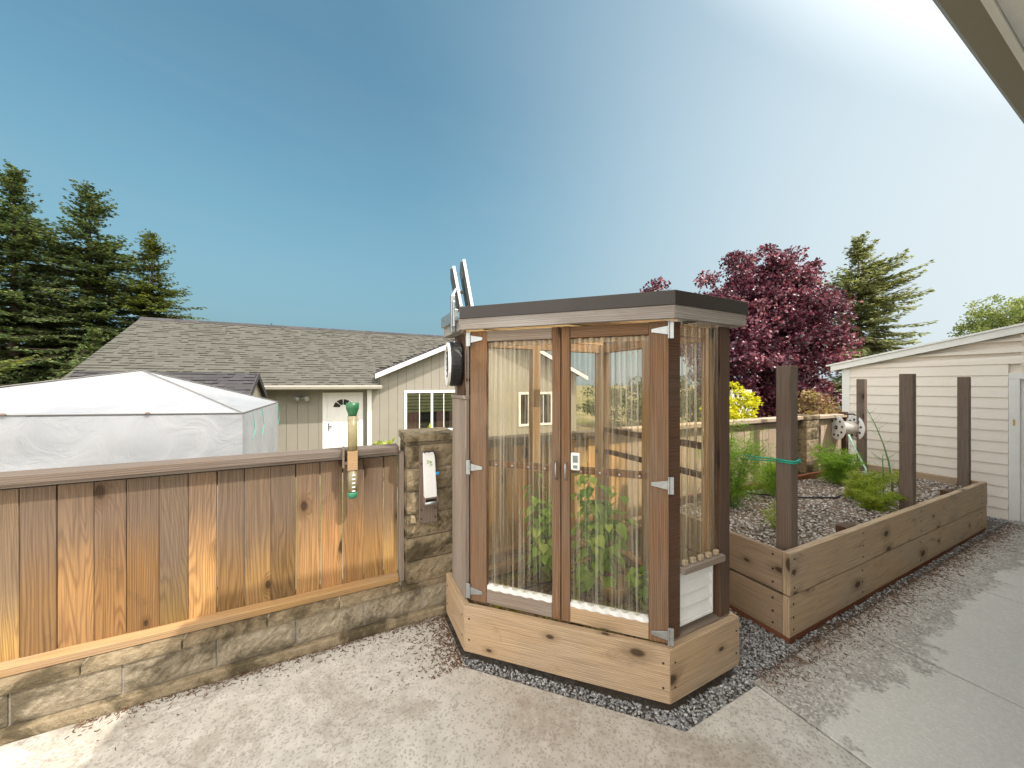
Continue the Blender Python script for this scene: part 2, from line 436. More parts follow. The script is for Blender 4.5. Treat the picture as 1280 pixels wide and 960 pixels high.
M['stem'] = plain('green_stem', (0.14, 0.26, 0.07), 0.5)

def mk_concrete():
    g = NG('aggregate_concrete'); p = g.pos()
    big = g.noise(p, 0.9, 6, 0.6, 0.6); mid = g.noise(p, 7, 6, 0.65); fine = g.noise(p, 130, 3, 0.7)
    ag = g.vor(p, 95)
    sp = g.n('ShaderNodeSeparateColor'); g.l(ag.outputs['Color'], sp.inputs[0])
    c = g.mix(g.step(mid, 0.3, 0.7), (0.33, 0.31, 0.28), (0.44, 0.415, 0.38))
    c = g.mix(g.math('MULTIPLY', g.math('GREATER_THAN', sp.outputs[0], 0.72), 0.55), c, (0.19, 0.185, 0.175))
    c = g.mix(g.math('MULTIPLY', g.math('LESS_THAN', sp.outputs[0], 0.16), 0.6), c, (0.62, 0.59, 0.55))
    # paler area with a ragged edge
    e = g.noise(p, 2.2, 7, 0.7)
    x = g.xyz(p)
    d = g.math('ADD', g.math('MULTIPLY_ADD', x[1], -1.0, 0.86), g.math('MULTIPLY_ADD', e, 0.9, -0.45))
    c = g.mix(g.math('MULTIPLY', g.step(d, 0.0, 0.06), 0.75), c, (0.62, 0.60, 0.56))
    # brown debris stain hugging the bed
    b = g.math('ADD', g.math('MULTIPLY_ADD', x[1], 1.0, -1.03), g.math('MULTIPLY_ADD', mid, 0.7, -0.38))
    bd = g.math('MULTIPLY', g.step(b, 0.0, 0.2), g.math('LESS_THAN', x[1], 1.5))
    bd = g.math('MULTIPLY', bd, g.math('GREATER_THAN', x[0], 1.9))
    c = g.mix(g.math('MULTIPLY', bd, 0.75), c, (0.16, 0.105, 0.07))
    c = g.mix(g.math('MULTIPLY', g.step(big, 0.55, 0.75), 0.3), c, (0.28, 0.25, 0.215))
    h = g.math('ADD', fine, g.math('MULTIPLY', ag.outputs['Distance'], 1.2))
    g.principled(c, 0.85, g.bump(h, 0.35, 0.004), spec=0.25)
    return g.m
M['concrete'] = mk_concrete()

def mk_pad():
    g = NG('stained_pad_concrete'); p = g.pos()
    big = g.noise(p, 1.5, 10, 0.72, 0.5); mid = g.noise(p, 9, 8, 0.75); fine = g.noise(p, 160, 3, 0.7)
    c = g.mix(g.step(mid, 0.3, 0.7), (0.41, 0.385, 0.34), (0.58, 0.555, 0.505))
    c = g.mix(g.math('MULTIPLY', g.step(big, 0.50, 0.60), 0.5), c, (0.285, 0.245, 0.195))
    gr = g.vor(p, 110); gs = g.n('ShaderNodeSeparateColor'); g.l(gr.outputs['Color'], gs.inputs[0])
    c = g.mix(g.math('MULTIPLY', g.math('GREATER_THAN', gs.outputs[0], 0.80), 0.45), c, (0.21, 0.19, 0.165))
    wv = g.n('ShaderNodeVectorMath', operation='ADD'); g.l(p, wv.inputs[0])
    nc = g.n('ShaderNodeTexNoise'); nc.inputs['Scale'].default_value = 3.0; nc.inputs['Detail'].default_value = 5; g.l(p, nc.inputs['Vector'])
    sv = g.scl(nc.outputs['Color'], 0.30, 0.30, 0.0); g.l(sv, wv.inputs[1])
    ck = g.vor(wv.outputs[0], 0.62, 'DISTANCE_TO_EDGE')
    c = g.mix(g.math('MULTIPLY', g.math('SUBTRACT', 1.0, g.step(ck.outputs['Distance'], 0.0, 0.0030)), 0.35), c, (0.18, 0.16, 0.14))
    x = g.xyz(p)
    # rusty needles near the planter
    r = g.math('ADD', g.math('MULTIPLY_ADD', x[0], 1.0, -0.35), g.math('MULTIPLY_ADD', mid, 1.1, -0.6))
    c = g.mix(g.math('MULTIPLY', g.math('MULTIPLY', g.step(r, 0.0, 0.4), g.step(g.math('ADD', x[0], x[1]), 2.75, 2.45)), 0.25), c, (0.27, 0.17, 0.11))
    # damp green strip along the wall
    m = g.math('ADD', g.math('MULTIPLY_ADD', x[1], 1.0, -2.42), g.math('MULTIPLY_ADD', mid, 0.5, -0.27))
    c = g.mix(g.math('MULTIPLY', g.step(m, 0.0, 0.16), 0.8), c, (0.075, 0.06, 0.03))
    sp = g.vor(p, 60).outputs['Distance']
    h = g.math('ADD', fine, g.math('MULTIPLY', mid, 0.8))
    g.principled(c, 0.9, g.bump(h, 0.45, 0.005), spec=0.2)
    return g.m
M['pad'] = mk_pad()

def mk_block(name, ca, cb, moss):
    g = NG(name); p = g.pos(); r = g.island()
    a = g.noise(p, 22, 7, 0.75); b = g.noise(p, 3.2, 6, 0.7, 0.5); f = g.noise(p, 110, 3, 0.7)
    c = g.mix(g.step(a, 0.32, 0.68), ca, cb)
    c = g.mix(g.math('MULTIPLY', r, 0.35), c, tuple(k*0.6 for k in ca))
    c = g.mix(g.math('MULTIPLY', g.step(b, 0.46, 0.62), moss), c, (0.055, 0.042, 0.022))
    c = g.mix(g.math('MULTIPLY', g.step(f, 0.58, 0.72), 0.5), c, (0.09, 0.07, 0.045))
    h = g.math('ADD', g.math('MULTIPLY', a, 1.5), g.math('MULTIPLY', f, 0.5))
    g.principled(c, 0.92, g.bump(h, 1.0, 0.012), spec=0.15)
    return g.m
M['block'] = mk_block('split_face_block', (0.25, 0.19, 0.115), (0.40, 0.325, 0.215), 0.8)
M['block_pale'] = mk_block('wall_block', (0.31, 0.255, 0.175), (0.46, 0.395, 0.29), 0.7)
M['mortar'] = mk_block('mortar', (0.42, 0.38, 0.32), (0.52, 0.48, 0.42), 0.3)

def mk_stone(name, stops, rough=0.85):
    g = NG(name); r = g.island(); n = g.noise(g.pos(), 40, 3, 0.6)
    c = g.ramp(g.math('ADD', g.math('MULTIPLY', r, 0.85), g.math('MULTIPLY', n, 0.15)), stops)
    g.principled(c, rough, spec=0.25); return g.m
M['pebble'] = mk_stone('grey_pebbles', [(0, (0.13, 0.13, 0.135)), (0.5, (0.33, 0.33, 0.33)), (0.85, (0.52, 0.51, 0.50)), (1, (0.70, 0.68, 0.65))])
M['mulch_pebble'] = mk_stone('bed_gravel', [(0, (0.11, 0.075, 0.055)), (0.35, (0.32, 0.265, 0.225)), (0.75, (0.56, 0.52, 0.48)), (1, (0.80, 0.77, 0.73))])
M['litter'] = mk_stone('dead_needles', [(0, (0.05, 0.028, 0.018)), (0.6, (0.15, 0.075, 0.038)), (1, (0.28, 0.17, 0.09))])

def mk_ground(name, a, b, c3, sc_=4.0):
    g = NG(name); p = g.pos()
    n = g.noise(p, sc_, 7, 0.7); n2 = g.noise(p, sc_*0.12, 4, 0.6); f = g.noise(p, sc_*14, 4, 0.7)
    c = g.mix(g.step(n, 0.35, 0.65), a, b)
    c = g.mix(g.step(n2, 0.45, 0.62), c, c3)
    g.principled(c, 0.95, g.bump(g.math('ADD', n, f), 0.6, 0.01), spec=0.1); return g.m
M['lawn'] = mk_ground('dry_lawn', (0.10, 0.11, 0.04), (0.17, 0.16, 0.075), (0.24, 0.20, 0.13), 3.0)
M['dirt'] = mk_ground('dark_grit', (0.10, 0.085, 0.07), (0.22, 0.20, 0.18), (0.16, 0.13, 0.10), 30.0)
M['bedsoil'] = mk_ground('bed_soil', (0.12, 0.085, 0.06), (0.28, 0.23, 0.19), (0.20, 0.14, 0.095), 22.0)

def mk_soil():
    g = NG('mossy_soil'); p = g.pos()
    n = g.noise(p, 11, 7, 0.75); f = g.noise(p, 70, 4, 0.7); m = g.noise(p, 5, 5, 0.65, 0.5)
    c = g.mix(g.step(n, 0.35, 0.7), (0.12, 0.065, 0.035), (0.40, 0.28, 0.18))
    c = g.mix(g.math('MULTIPLY', g.step(m, 0.45, 0.58), 0.9), c, g.mix(f, (0.20, 0.18, 0.02), (0.44, 0.40, 0.05)))
    c = g.mix(g.math('GREATER_THAN', f, 0.63), c, (0.66, 0.53, 0.40))
    g.principled(c, 0.95, g.bump(g.math('ADD', n, f), 0.8, 0.012), spec=0.1); return g.m
M['soil'] = mk_soil()

def mk_shingle(name, a, b, c3):
    g = NG(name); r = g.island(); n = g.noise(g.pos(), 90, 3, 0.7); n2 = g.noise(g.pos(), 0.8, 4, 0.6)
    x = g.math('ADD', g.math('MULTIPLY', r, 0.45), g.math('MULTIPLY_ADD', n, 0.6, 0.0), clamp=True)
    c = g.ramp(x, [(0, a), (0.5, b), (1, c3)])
    c = g.mix(g.math('MULTIPLY', n2, 0.25), c, a)
    g.principled(c, 0.9, g.bump(n, 0.5, 0.004), spec=0.15); return g.m
M['shingle'] = mk_shingle('grey_tan_shingle', (0.068, 0.065, 0.055), (0.094, 0.091, 0.077), (0.120, 0.116, 0.099))
M['shingle_dark'] = mk_shingle('charcoal_shingle', (0.035, 0.033, 0.035), (0.06, 0.057, 0.06), (0.09, 0.085, 0.088))

def mk_poly():
    g = NG('white_tarp'); p = g.pos()
    n = g.noise(p, 2.4, 5, 0.6, 1.2); f = g.noise(g.scl(p, 30, 30, 6), 1, 4, 0.6)
    c = g.mix(g.step(n, 0.3, 0.7), (0.42, 0.435, 0.465), (0.49, 0.505, 0.53))
    nb = g.bump(g.math('ADD', n, g.math('MULTIPLY', f, 0.06)), 0.55, 0.035)
    d = g.n('ShaderNodeBsdfPrincipled'); g.l(c, d.inputs['Base Color']); d.inputs['Roughness'].default_value = 0.45; g.l(nb, d.inputs['Normal'])
    t = g.n('ShaderNodeBsdfTranslucent'); t.inputs[0].default_value = (0.5, 0.5, 0.52, 1)
    m = g.n('ShaderNodeMixShader'); m.inputs[0].default_value = 0.4
    g.l(d.outputs[0], m.inputs[1]); g.l(t.outputs[0], m.inputs[2]); g.l(m.outputs[0], g.out.inputs[0]); return g.m
M['tarp'] = mk_poly()
def mk_glass():
    g = NG('window_glass')
    p = g.n('ShaderNodeBsdfGlossy'); p.inputs['Roughness'].default_value = 0.02
    t = g.n('ShaderNodeBsdfTransparent'); t.inputs[0].default_value = (0.82, 0.85, 0.84, 1)
    f = g.n('ShaderNodeFresnel'); f.inputs[0].default_value = 1.5
    m = g.n('ShaderNodeMixShader'); g.l(g.math('ADD', f.outputs[0], 0.05, clamp=True), m.inputs[0])
    g.l(t.outputs[0], m.inputs[1]); g.l(p.outputs[0], m.inputs[2]); g.l(m.outputs[0], g.out.inputs[0]); return g.m
M['glass'] = mk_glass()
def mk_tubeplastic():
    g = NG('yellowed_clear_tube')
    d = g.n('ShaderNodeBsdfPrincipled'); d.inputs['Base Color'].default_value = (0.29, 0.255, 0.16, 1); d.inputs['Roughness'].default_value = 0.25
    t = g.n('ShaderNodeBsdfTransparent'); t.inputs[0].default_value = (0.95, 0.88, 0.62, 1)
    m = g.n('ShaderNodeMixShader'); m.inputs[0].default_value = 0.35
    g.l(d.outputs[0], m.inputs[1]); g.l(t.outputs[0], m.inputs[2]); g.l(m.outputs[0], g.out.inputs[0]); return g.m
M['tube'] = mk_tubeplastic()
M['curtain_yellow'] = plain('yellow_green_blind', (0.52, 0.50, 0.26), 0.8, vary=0.15, scale=4)
M['curtain_pink'] = plain('pink_curtain', (0.50, 0.25, 0.22), 0.8, vary=0.25, scale=25)
M['room_dark'] = plain('dark_room', (0.03, 0.025, 0.022), 0.9)
M['fir'] = leaf('fir_needles', [(0, (0.026, 0.042, 0.020)), (0.45, (0.075, 0.112, 0.046)), (0.8, (0.165, 0.205, 0.075)), (1, (0.32, 0.31, 0.10))], 0.3)
M['fir_gold'] = leaf('young_fir_needles', [(0, (0.035, 0.055, 0.014)), (0.5, (0.10, 0.135, 0.03)), (1, (0.25, 0.25, 0.055))], 0.25)
M['fir_pale'] = leaf('pale_spruce_needles', [(0, (0.08, 0.10, 0.05)), (0.5, (0.20, 0.225, 0.10)), (1, (0.42, 0.42, 0.20))], 0.3)
M['plum'] = leaf('plum_leaves', [(0, (0.014, 0.006, 0.013)), (0.42, (0.060, 0.014, 0.030)), (0.74, (0.19, 0.045, 0.080)), (0.9, (0.40, 0.15, 0.20)), (1, (0.60, 0.40, 0.44))], 0.28, 0.35, 0.6, 1.6)  # pale pink end of the ramp paints leaf highlights into the colour
M['gold'] = leaf('golden_leaves', [(0, (0.36, 0.36, 0.015)), (0.5, (0.62, 0.60, 0.02)), (1, (0.78, 0.74, 0.05))], 0.4, 0.5, 0.3, 1.2)
M['mixed'] = leaf('bronze_shrub_leaves', [(0, (0.06, 0.03, 0.02)), (0.4, (0.22, 0.11, 0.075)), (0.7, (0.30, 0.26, 0.08)), (1, (0.46, 0.32, 0.26))], 0.35)
M['veg'] = leaf('bean_leaves', [(0, (0.10, 0.23, 0.025)), (0.5, (0.32, 0.52, 0.06)), (1, (0.62, 0.74, 0.17))], 0.4, 0.45, 0.4)
M['fern'] = leaf('asparagus_needles', [(0, (0.09, 0.22, 0.025)), (0.5, (0.25, 0.43, 0.05)), (1, (0.52, 0.60, 0.10))], 0.35)
M['fern_yellow'] = leaf('yellowing_asparagus_needles', [(0, (0.17, 0.26, 0.03)), (0.5, (0.40, 0.47, 0.06)), (1, (0.65, 0.60, 0.12))], 0.35)
M['weed'] = leaf('weed_leaves', [(0, (0.13, 0.20, 0.02)), (0.5, (0.30, 0.38, 0.03)), (1, (0.55, 0.55, 0.08))], 0.35)
M['hedge'] = leaf('hedge_leaves', [(0, (0.02, 0.035, 0.012)), (0.5, (0.06, 0.085, 0.028)), (1, (0.14, 0.16, 0.06))], 0.3)
M['airy'] = leaf('airy_yellow_green_leaves', [(0, (0.09, 0.13, 0.04)), (0.5, (0.20, 0.25, 0.08)), (1, (0.40, 0.42, 0.14))], 0.35)
# ------------------------------------------------------------------ setting: ground, yard, paving
def zs(x):
    """yard level: flat by the greenhouse, falling gently towards the shed"""
    return -0.018*(x-2.65) if x > 2.65 else 0.0

m = MB(); R_ = 420
m.box(-R_, R_, -R_, R_, -1.2, -0.66); g0 = m.build('ground', M['lawn']); tag(g0, kind='structure')
m = MB()
xs = [-6.0, -2, 0.6, 2.65, 8.0, 9.5]
for a, b in zip(xs[:-1], xs[1:]):
    za, zb = zs(a)-0.035, zs(b)-0.035
    m.hexa([(a,-6,-0.7),(b,-6,-0.7),(b,2.545,-0.7),(a,2.545,-0.7),(a,-6,za),(b,-6,zb),(b,2.545,zb),(a,2.545,za)])
tag(m.build('yard_ground', M['dirt']), kind='structure')

def slab(m, x0, x1, y0, y1, t=0.034):
    za, zb = zs(x0), zs(x1)
    m.hexa([(x0,y0,za-t),(x1,y0,zb-t),(x1,y1,zb-t),(x0,y1,za-t),(x0,y0,za),(x1,y0,zb),(x1,y1,zb),(x0,y1,za)])
m = MB()
cuts = [2.10, 3.23, 4.83, 6.35, 7.94]
for a, b in zip(cuts[:-1], cuts[1:]):
    slab(m, a+0.006, b-0.006, -0.42, 1.165)
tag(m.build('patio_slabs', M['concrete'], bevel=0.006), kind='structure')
m = MB()
m.prism([(-5.5,-5.8),(2.094,-5.8),(2.094,1.14),(1.505,1.14),(0.662,1.975),(0.662,2.51),(-5.5,2.51)], -0.034, 0.0)
m.box(2.106, 7.93, -5.8, -0.432, -0.26, -0.03)
tag(m.build('concrete_pad', M['pad'], bevel=0.005), kind='structure')

# pebbles -------------------------------------------------------------
def pebbles(name, mat, pts, smin, smax, seed, flat=0.6):
    r = np.random.default_rng(seed); n = len(pts)
    base = np.array([(1,0,0),(0,1,0),(-1,0,0),(0,-1,0),(0,0,1),(0,0,-1),(.6,.6,.45),(-.6,.6,.4),(-.6,-.6,.45),(.6,-.6,.4)], float)
    tri = np.array([(0,6,4),(6,1,4),(1,7,4),(7,2,4),(2,8,4),(8,3,4),(3,9,4),(9,0,4),(0,5,6),(6,5,1),(1,5,7),(7,5,2),(2,5,8),(8,5,3),(3,5,9),(9,5,0)])
    s = r.uniform(smin, smax, (n,1,1))*np.array([1,0.75,flat])[None,None,:]*r.uniform(.75,1.25,(n,1,3))
    v = base[None]*s*(1+r.uniform(-.18,.18,(n,10,1)))
    a = r.uniform(0, 2*PI, n); t = r.uniform(-.5,.5,n)
    ca, sa, ct, st = np.cos(a), np.sin(a), np.cos(t), np.sin(t)
    x = v[...,0]*ct[:,None]+v[...,2]*st[:,None]; z = -v[...,0]*st[:,None]+v[...,2]*ct[:,None]; y = v[...,1]
    v = np.stack([x*ca[:,None]-y*sa[:,None], x*sa[:,None]+y*ca[:,None], z], -1)+np.asarray(pts)[:,None,:]
    f = (tri[None]+(np.arange(n)*10)[:,None,None]).reshape(-1,3)
    o = npmesh(name, v.reshape(-1,3), f, mat); return tag(o, kind='stuff')

r = np.random.default_rng(3)
q = []
def scatter(n, x0, x1, y0, y1, dz=0.0):
    x = r.uniform(x0, x1, n); y = r.uniform(y0, y1, n)
    z = np.where(x > 2.65, -0.018*(x-2.65), 0)-0.032+dz
    q.append(np.stack([x, y, z+r.uniform(0, .010, n)], -1))
scatter(6500, 2.10, 2.66, 1.10, 2.5); scatter(900, 1.46, 2.12, 1.09, 1.26); scatter(1500, 2.64, 7.9, 1.155, 1.245); scatter(500, 7.75, 8.0, 1.1, 1.7)
t_ = r.uniform(0, 1, 1800); off = r.uniform(-.15, 0.03, 1800)
q.append(np.stack([0.655+t_*0.88+off*.7, 2.075-t_*0.85+off*.7, -.032+r.uniform(0,.01,1800)], -1))
pebbles('gravel', M['pebble'], np.concatenate(q), 0.006, 0.013, 5)

q = []
n = 3200
x = np.abs(r.normal(0, .07, n)); X = r.uniform(2.15, 7.7, n); Y = 1.19-x*1.3
q = np.stack([X, Y, np.where(X > 2.65, -0.018*(X-2.65), 0)+.003], -1)
n2 = 1400; X2 = .655-np.abs(r.exponential(.10, n2)); Y2 = r.uniform(1.98, 2.5, n2)
X2[800:] = r.uniform(-1.2, .6, n2-800); Y2[800:] = 2.505-r.exponential(.035, n2-800); k = (X2 < .655) & (Y2 > 1.95)
q = np.concatenate([q, np.stack([X2, Y2, np.full(n2, .003)], -1)[k]])
def needles(name, mat, pts, l0, l1, wd, seed):
    r = np.random.default_rng(seed); n = len(pts)
    a = r.uniform(0, PI, n); L = r.uniform(l0, l1, n); d = np.stack([np.cos(a), np.sin(a), r.uniform(-.1,.25,n)], -1)*L[:,None]
    s = np.stack([-np.sin(a), np.cos(a), np.zeros(n)], -1)*wd
    p = np.asarray(pts)
    v = np.stack([p-d-s, p+d-s, p+d*1.0+s, p-d+s], 1)
    up = np.array([0,0,.002])
    v2 = np.concatenate([v, v+up], 1)
    f = np.array([(3,2,1,0),(4,5,6,7),(0,1,5,4),(2,3,7,6),(1,2,6,5),(3,0,4,7)])
    f = (f[None]+(np.arange(n)*8)[:,None,None]).reshape(-1,4)
    return tag(npmesh(name, v2.reshape(-1,3), f, mat), kind='stuff')
needles('leaf_litter', M['litter'], q, .003, .011, .0012, 11)

# ------------------------------------------------------------------ house behind the camera (only its eave shows)
hs = thing('house', 'cream house whose eave with gutter juts in at the upper right corner', 'house', (4, -0.5, 0))
m = MB()
for k in range(24):
    z0 = -0.35+k*0.165
    m.hexa([(0.62,-0.47,z0),(8.9,-0.47,z0),(8.9,-0.60,z0),(0.62,-0.60,z0),(0.62,-0.488,z0+.168),(8.9,-0.488,z0+.168),(8.9,-0.60,z0+.168),(0.62,-0.60,z0+.168)])
m.box(0.63, 8.9, -6.5, -0.6, -0.4, 3.52)
m.build('wall', M['cream'], hs)
m = MB(); m.box(0.5, 9.2, -0.47, 0.46, 3.53, 3.55); so = m.build('soffit', M['white'], hs)
m = MB(); m.box(0.5, 9.2, 0.462, 0.488, 3.51, 3.71); m.build('fascia', M['white'], hs)
m = MB()
pr = [(0.492,3.55),(0.492,3.67),(0.62,3.68),(0.62,3.61),(0.59,3.55)]
b = len(m.v); n = len(pr)
m.v += [(0.48, y, z) for y, z in pr]+[(9.2, y, z) for y, z in pr]
for i in range(n):
    j = (i+1) % n; m.face([i, j, n+j, n+i], [(0,0)]*4)
m.face(list(range(n))[::-1], [(0,0)]*n); m.face([n+i for i in range(n)], [(0,0)]*n)
m.build('gutter', M['tan_siding'], hs)
m = MB(); m.hexa([(.45,.485,3.712),(9.2,.485,3.712),(9.2,-6.6,6.0),(.45,-6.6,6.0),(.45,.485,3.75),(9.2,.485,3.75),(9.2,-6.6,6.06),(.45,-6.6,6.06)])
m.build('roof', M['shingle_dark'], hs)

# ------------------------------------------------------------------ shed on the right
SX = 8.0
sh = thing('shed', 'cream lap sided lean to shed with white trim at the right', 'shed', (SX, 1.5, -0.15))
YC, YE = 2.92, -0.46          # far corner, end against the house
roofz = lambda y: 2.0+(YC-y)*0.222
DY0, DY1 = 1.13, 0.21         # door opening (y)
m = MB(); e = 0.150
for k in range(22):
    z0 = -0.13+k*e
    for (ya, yb) in ((DY1-0.09, YE), (YC-0.10, DY0+0.09)):
        if z0 > 1.83: 
            if ya < 0.3: continue
            yb = YE
        ya2 = ya
        # the lean-to slope cuts the course
        zt = z0+e
        if z0 > roofz(ya2)-0.02: ya2 = YC-(z0+0.02-2.0)/0.222
        if ya2 <= yb+0.05: continue
        zA, zB = min(zt, roofz(ya2)), min(zt, roofz(yb))
        m.hexa([(SX-.022,ya2,z0),(SX-.022,yb,z0),(SX+.05,yb,z0),(SX+.05,ya2,z0),(SX-.006,ya2,max(zA,z0+.004)),(SX-.006,yb,zB),(SX+.05,yb,zB),(SX+.05,ya2,max(zA,z0+.004))])
m.build('siding', M['cream'], sh)
m = MB(); 
m.hexa([(SX+.05,YC,-.2),(SX+2.6,YC,-.2),(SX+2.6,DY0,-.2),(SX+.05,DY0,-.2),(SX+.05,YC,1.98),(SX+2.6,YC,1.98),(SX+2.6,DY0,2.36),(SX+.05,DY0,2.36)])
m.build('wall', M['cream'], sh)
m = MB(); m.box(SX-.03, SX+.06, YC-.10, YC+.005, -0.13, 1.97); m.build('corner_board', M['white'], sh, .003)
m = MB(); m.hexa([(SX-.10,YC+.14,1.93),(SX-.07,YC+.14,1.93),(SX-.07,YE,1.93+.222*(YC+.14-YE)),(SX-.10,YE,1.93+.222*(YC+.14-YE)),
                  (SX-.10,YC+.14,2.03),(SX-.07,YC+.14,2.03),(SX-.07,YE,2.03+.222*(YC+.14-YE)),(SX-.10,YE,2.03+.222*(YC+.14-YE))])
m.build('rake_board', M['white'], sh, .003)
m = MB(); zz = lambda y: 2.03+.222*(YC+.14-y)
m.hexa([(SX-.12,YC+.2,zz(YC+.2)),(SX+2.7,YC+.2,zz(YC+.2)),(SX+2.7,YE,zz(YE)),(SX-.12,YE,zz(YE)),(SX-.12,YC+.2,zz(YC+.2)+.025),(SX+2.7,YC+.2,zz(YC+.2)+.025),(SX+2.7,YE,zz(YE)+.025),(SX-.12,YE,zz(YE)+.025)])
m.build('roof', M['white'], sh)
m = MB(); m.box(SX-.035, SX+.05, DY0, DY0+.085, -.15, 1.765); m.box(SX-.035, SX+.05, DY1-.085, DY1, -.15, 1.765); m.box(SX-.035, SX+.05, DY1-.085, DY0+.085, 1.767, 1.85)
m.build('door_trim', M['white'], sh, .003)
m = MB(); m.box(SX+.03, SX+.07, DY1, DY0, -.11, 1.765); dr = m.build('door', M['white'], sh, .003)
m = MB(); m.box(SX+.025, SX+.031, DY1+.15, DY0-.15, .1, .7); m.box(SX+.025, SX+.031, DY1+.15, DY0-.15, .85, 1.6); m.pieces('door_panel', M['white'], dr, .002)
ky = DY0-.075
m = MB(); m.lathe([(.032,0),(.032,.006),(.014,.012),(.012,.05)], (SX+.028, ky, .76), (-1,0,0)); m.tube([(SX-.02,ky,.76),(SX-.024,ky-.05,.763),(SX-.02,ky-.11,.757)], [.011,.010,.007]); m.build('handle', M['brass'], dr, smooth=True)
m = MB(); m.lathe([(.031,0),(.031,.008),(.022,.02),(.012,.022)], (SX+.028, ky, .885), (-1,0,0)); m.build('deadbolt', M['brass'], dr, smooth=True)
m = MB(); m.box(SX-.03, SX+.15, DY1-.02, DY0+.02, -.15, -.115); m.build('threshold', M['galv'], sh, .002)
m = MB(); m.box(SX-.043, SX-.036, DY0+.035, DY0+.05, 1.15, 1.23); m.build('strike_plate', M['brass'], sh)
m = MB(); m.box(SX-.02, SX+.06, DY0-.9, YC, -.24, -.135); m.build('foundation_strip', M['darkhole'], sh)
m = MB(); m.box(SX-.05, SX+.0, .42, .92, 1.98, 2.3); m.build('window_frame', M['white'], sh, .003)

# ------------------------------------------------------------------ low block wall, pillars, fences
from mathutils import noise as mn
def rough(m, o, ex, ez, L, H, amp, step=.022):
    """split stone face: a broken patch standing proud of a block"""
    o = Vector(o); ex = Vector(ex); ez = Vector(ez); n = ex.cross(ez)
    nx = max(2, int(L/step)); nz = max(2, int(H/step)); b = len(m.v)
    for j in range(nz+1):
        for i in range(nx+1):
            p = o+ex*(L*i/nx)+ez*(H*j/nz)
            e_ = min(i, nx-i, j, nz-j)
            h = 0.0 if e_ == 0 else amp*(.45+.9*mn.noise(p*17)+.55*mn.noise(p*48))*(.7 if e_ == 1 else 1)
            m.v.append(tuple(p+n*max(h, -.004 if e_ else 0)+ex*(0 if i in (0, nx) else .005*mn.noise(p*60))+ez*(0 if j in (0, nz) else .005*mn.noise(p*55+Vector((9,9,9))))))
    for j in range(nz):
        for i in range(nx):
            k = b+j*(nx+1)+i; m.face([k, k+1, k+nx+2, k+nx+1], [(0,0)]*4)
bw = thing('block_wall', 'low split face block wall under the wooden fence', 'wall', (-1, 2.6, 0))
m = MB(); mt = MB()
x = -4.2; 
while x < 7.2:
    m.box(x+.005, x+.388, 2.552, 2.74, .056, .212); rough(m, (x+.006,2.5515,.057), (1,0,0), (0,0,1), .381, .154, .013); x += .393
m.build('block_course', M['block_pale'], bw)
m = MB(); x = -4.35
while x < 7.2:
    m.box(x+.003, x+.39, 2.537, 2.76, .218, .262); rough(m, (x+.004,2.5365,.219), (1,0,0), (0,0,1), .385, .042, .008, .014); x += .393
m.build('cap_course', M['block'], bw)
mt.box(-4.2, 7.2, 2.558, 2.735, -.6, .2615); mt.build('mortar_core', M['mortar'], bw)
m = MB(); m.box(-4.3, 7.2, 2.512, 2.76, -.2, .050); m.build('footing', M['block'], bw, .008)

def pillar(label, x0, x1, y0, y1, zb, ztop):
    t = thing('block_pillar', label, 'pillar', ((x0+x1)/2, (y0+y1)/2, zb))
    m = MB(); z = zb; k = 0
    while z < ztop-.06:
        h = min(.166, ztop-.052-z)
        m.box(x0, x1, y0, y1, z+.004, z+h-.004)
        rough(m, (x0+.001,y0-.0005,z+.005), (1,0,0), (0,0,1), x1-x0-.002, h-.010, .014); rough(m, (x0-.0005,y1-.001,z+.005), (0,-1,0), (0,0,1), y1-y0-.002, h-.010, .012); z += h
    m.build('block_course', M['block'], t)
    m = MB(); m.box(x0-.012, x1+.012, y0-.012, y1+.012, ztop-.05, ztop); rough(m, (x0-.011,y0-.0125,ztop-.049), (1,0,0), (0,0,1), x1-x0+.022, .047, .009, .016); m.build('cap_block', M['block'], t)
    m = MB(); m.box(x0+.015, x1-.015, y0+.015, y1-.015, zb, ztop-.05); m.build('mortar_core', M['mortar'], t)
    return t
pillar('textured block pillar carrying the white dispenser beside the greenhouse', .404, .755, 2.53, 2.86, .264, 1.335)
pillar('sunny block pillar behind the raised bed between fence runs', 5.92, 6.26, 2.56, 2.9, .24, 1.24)

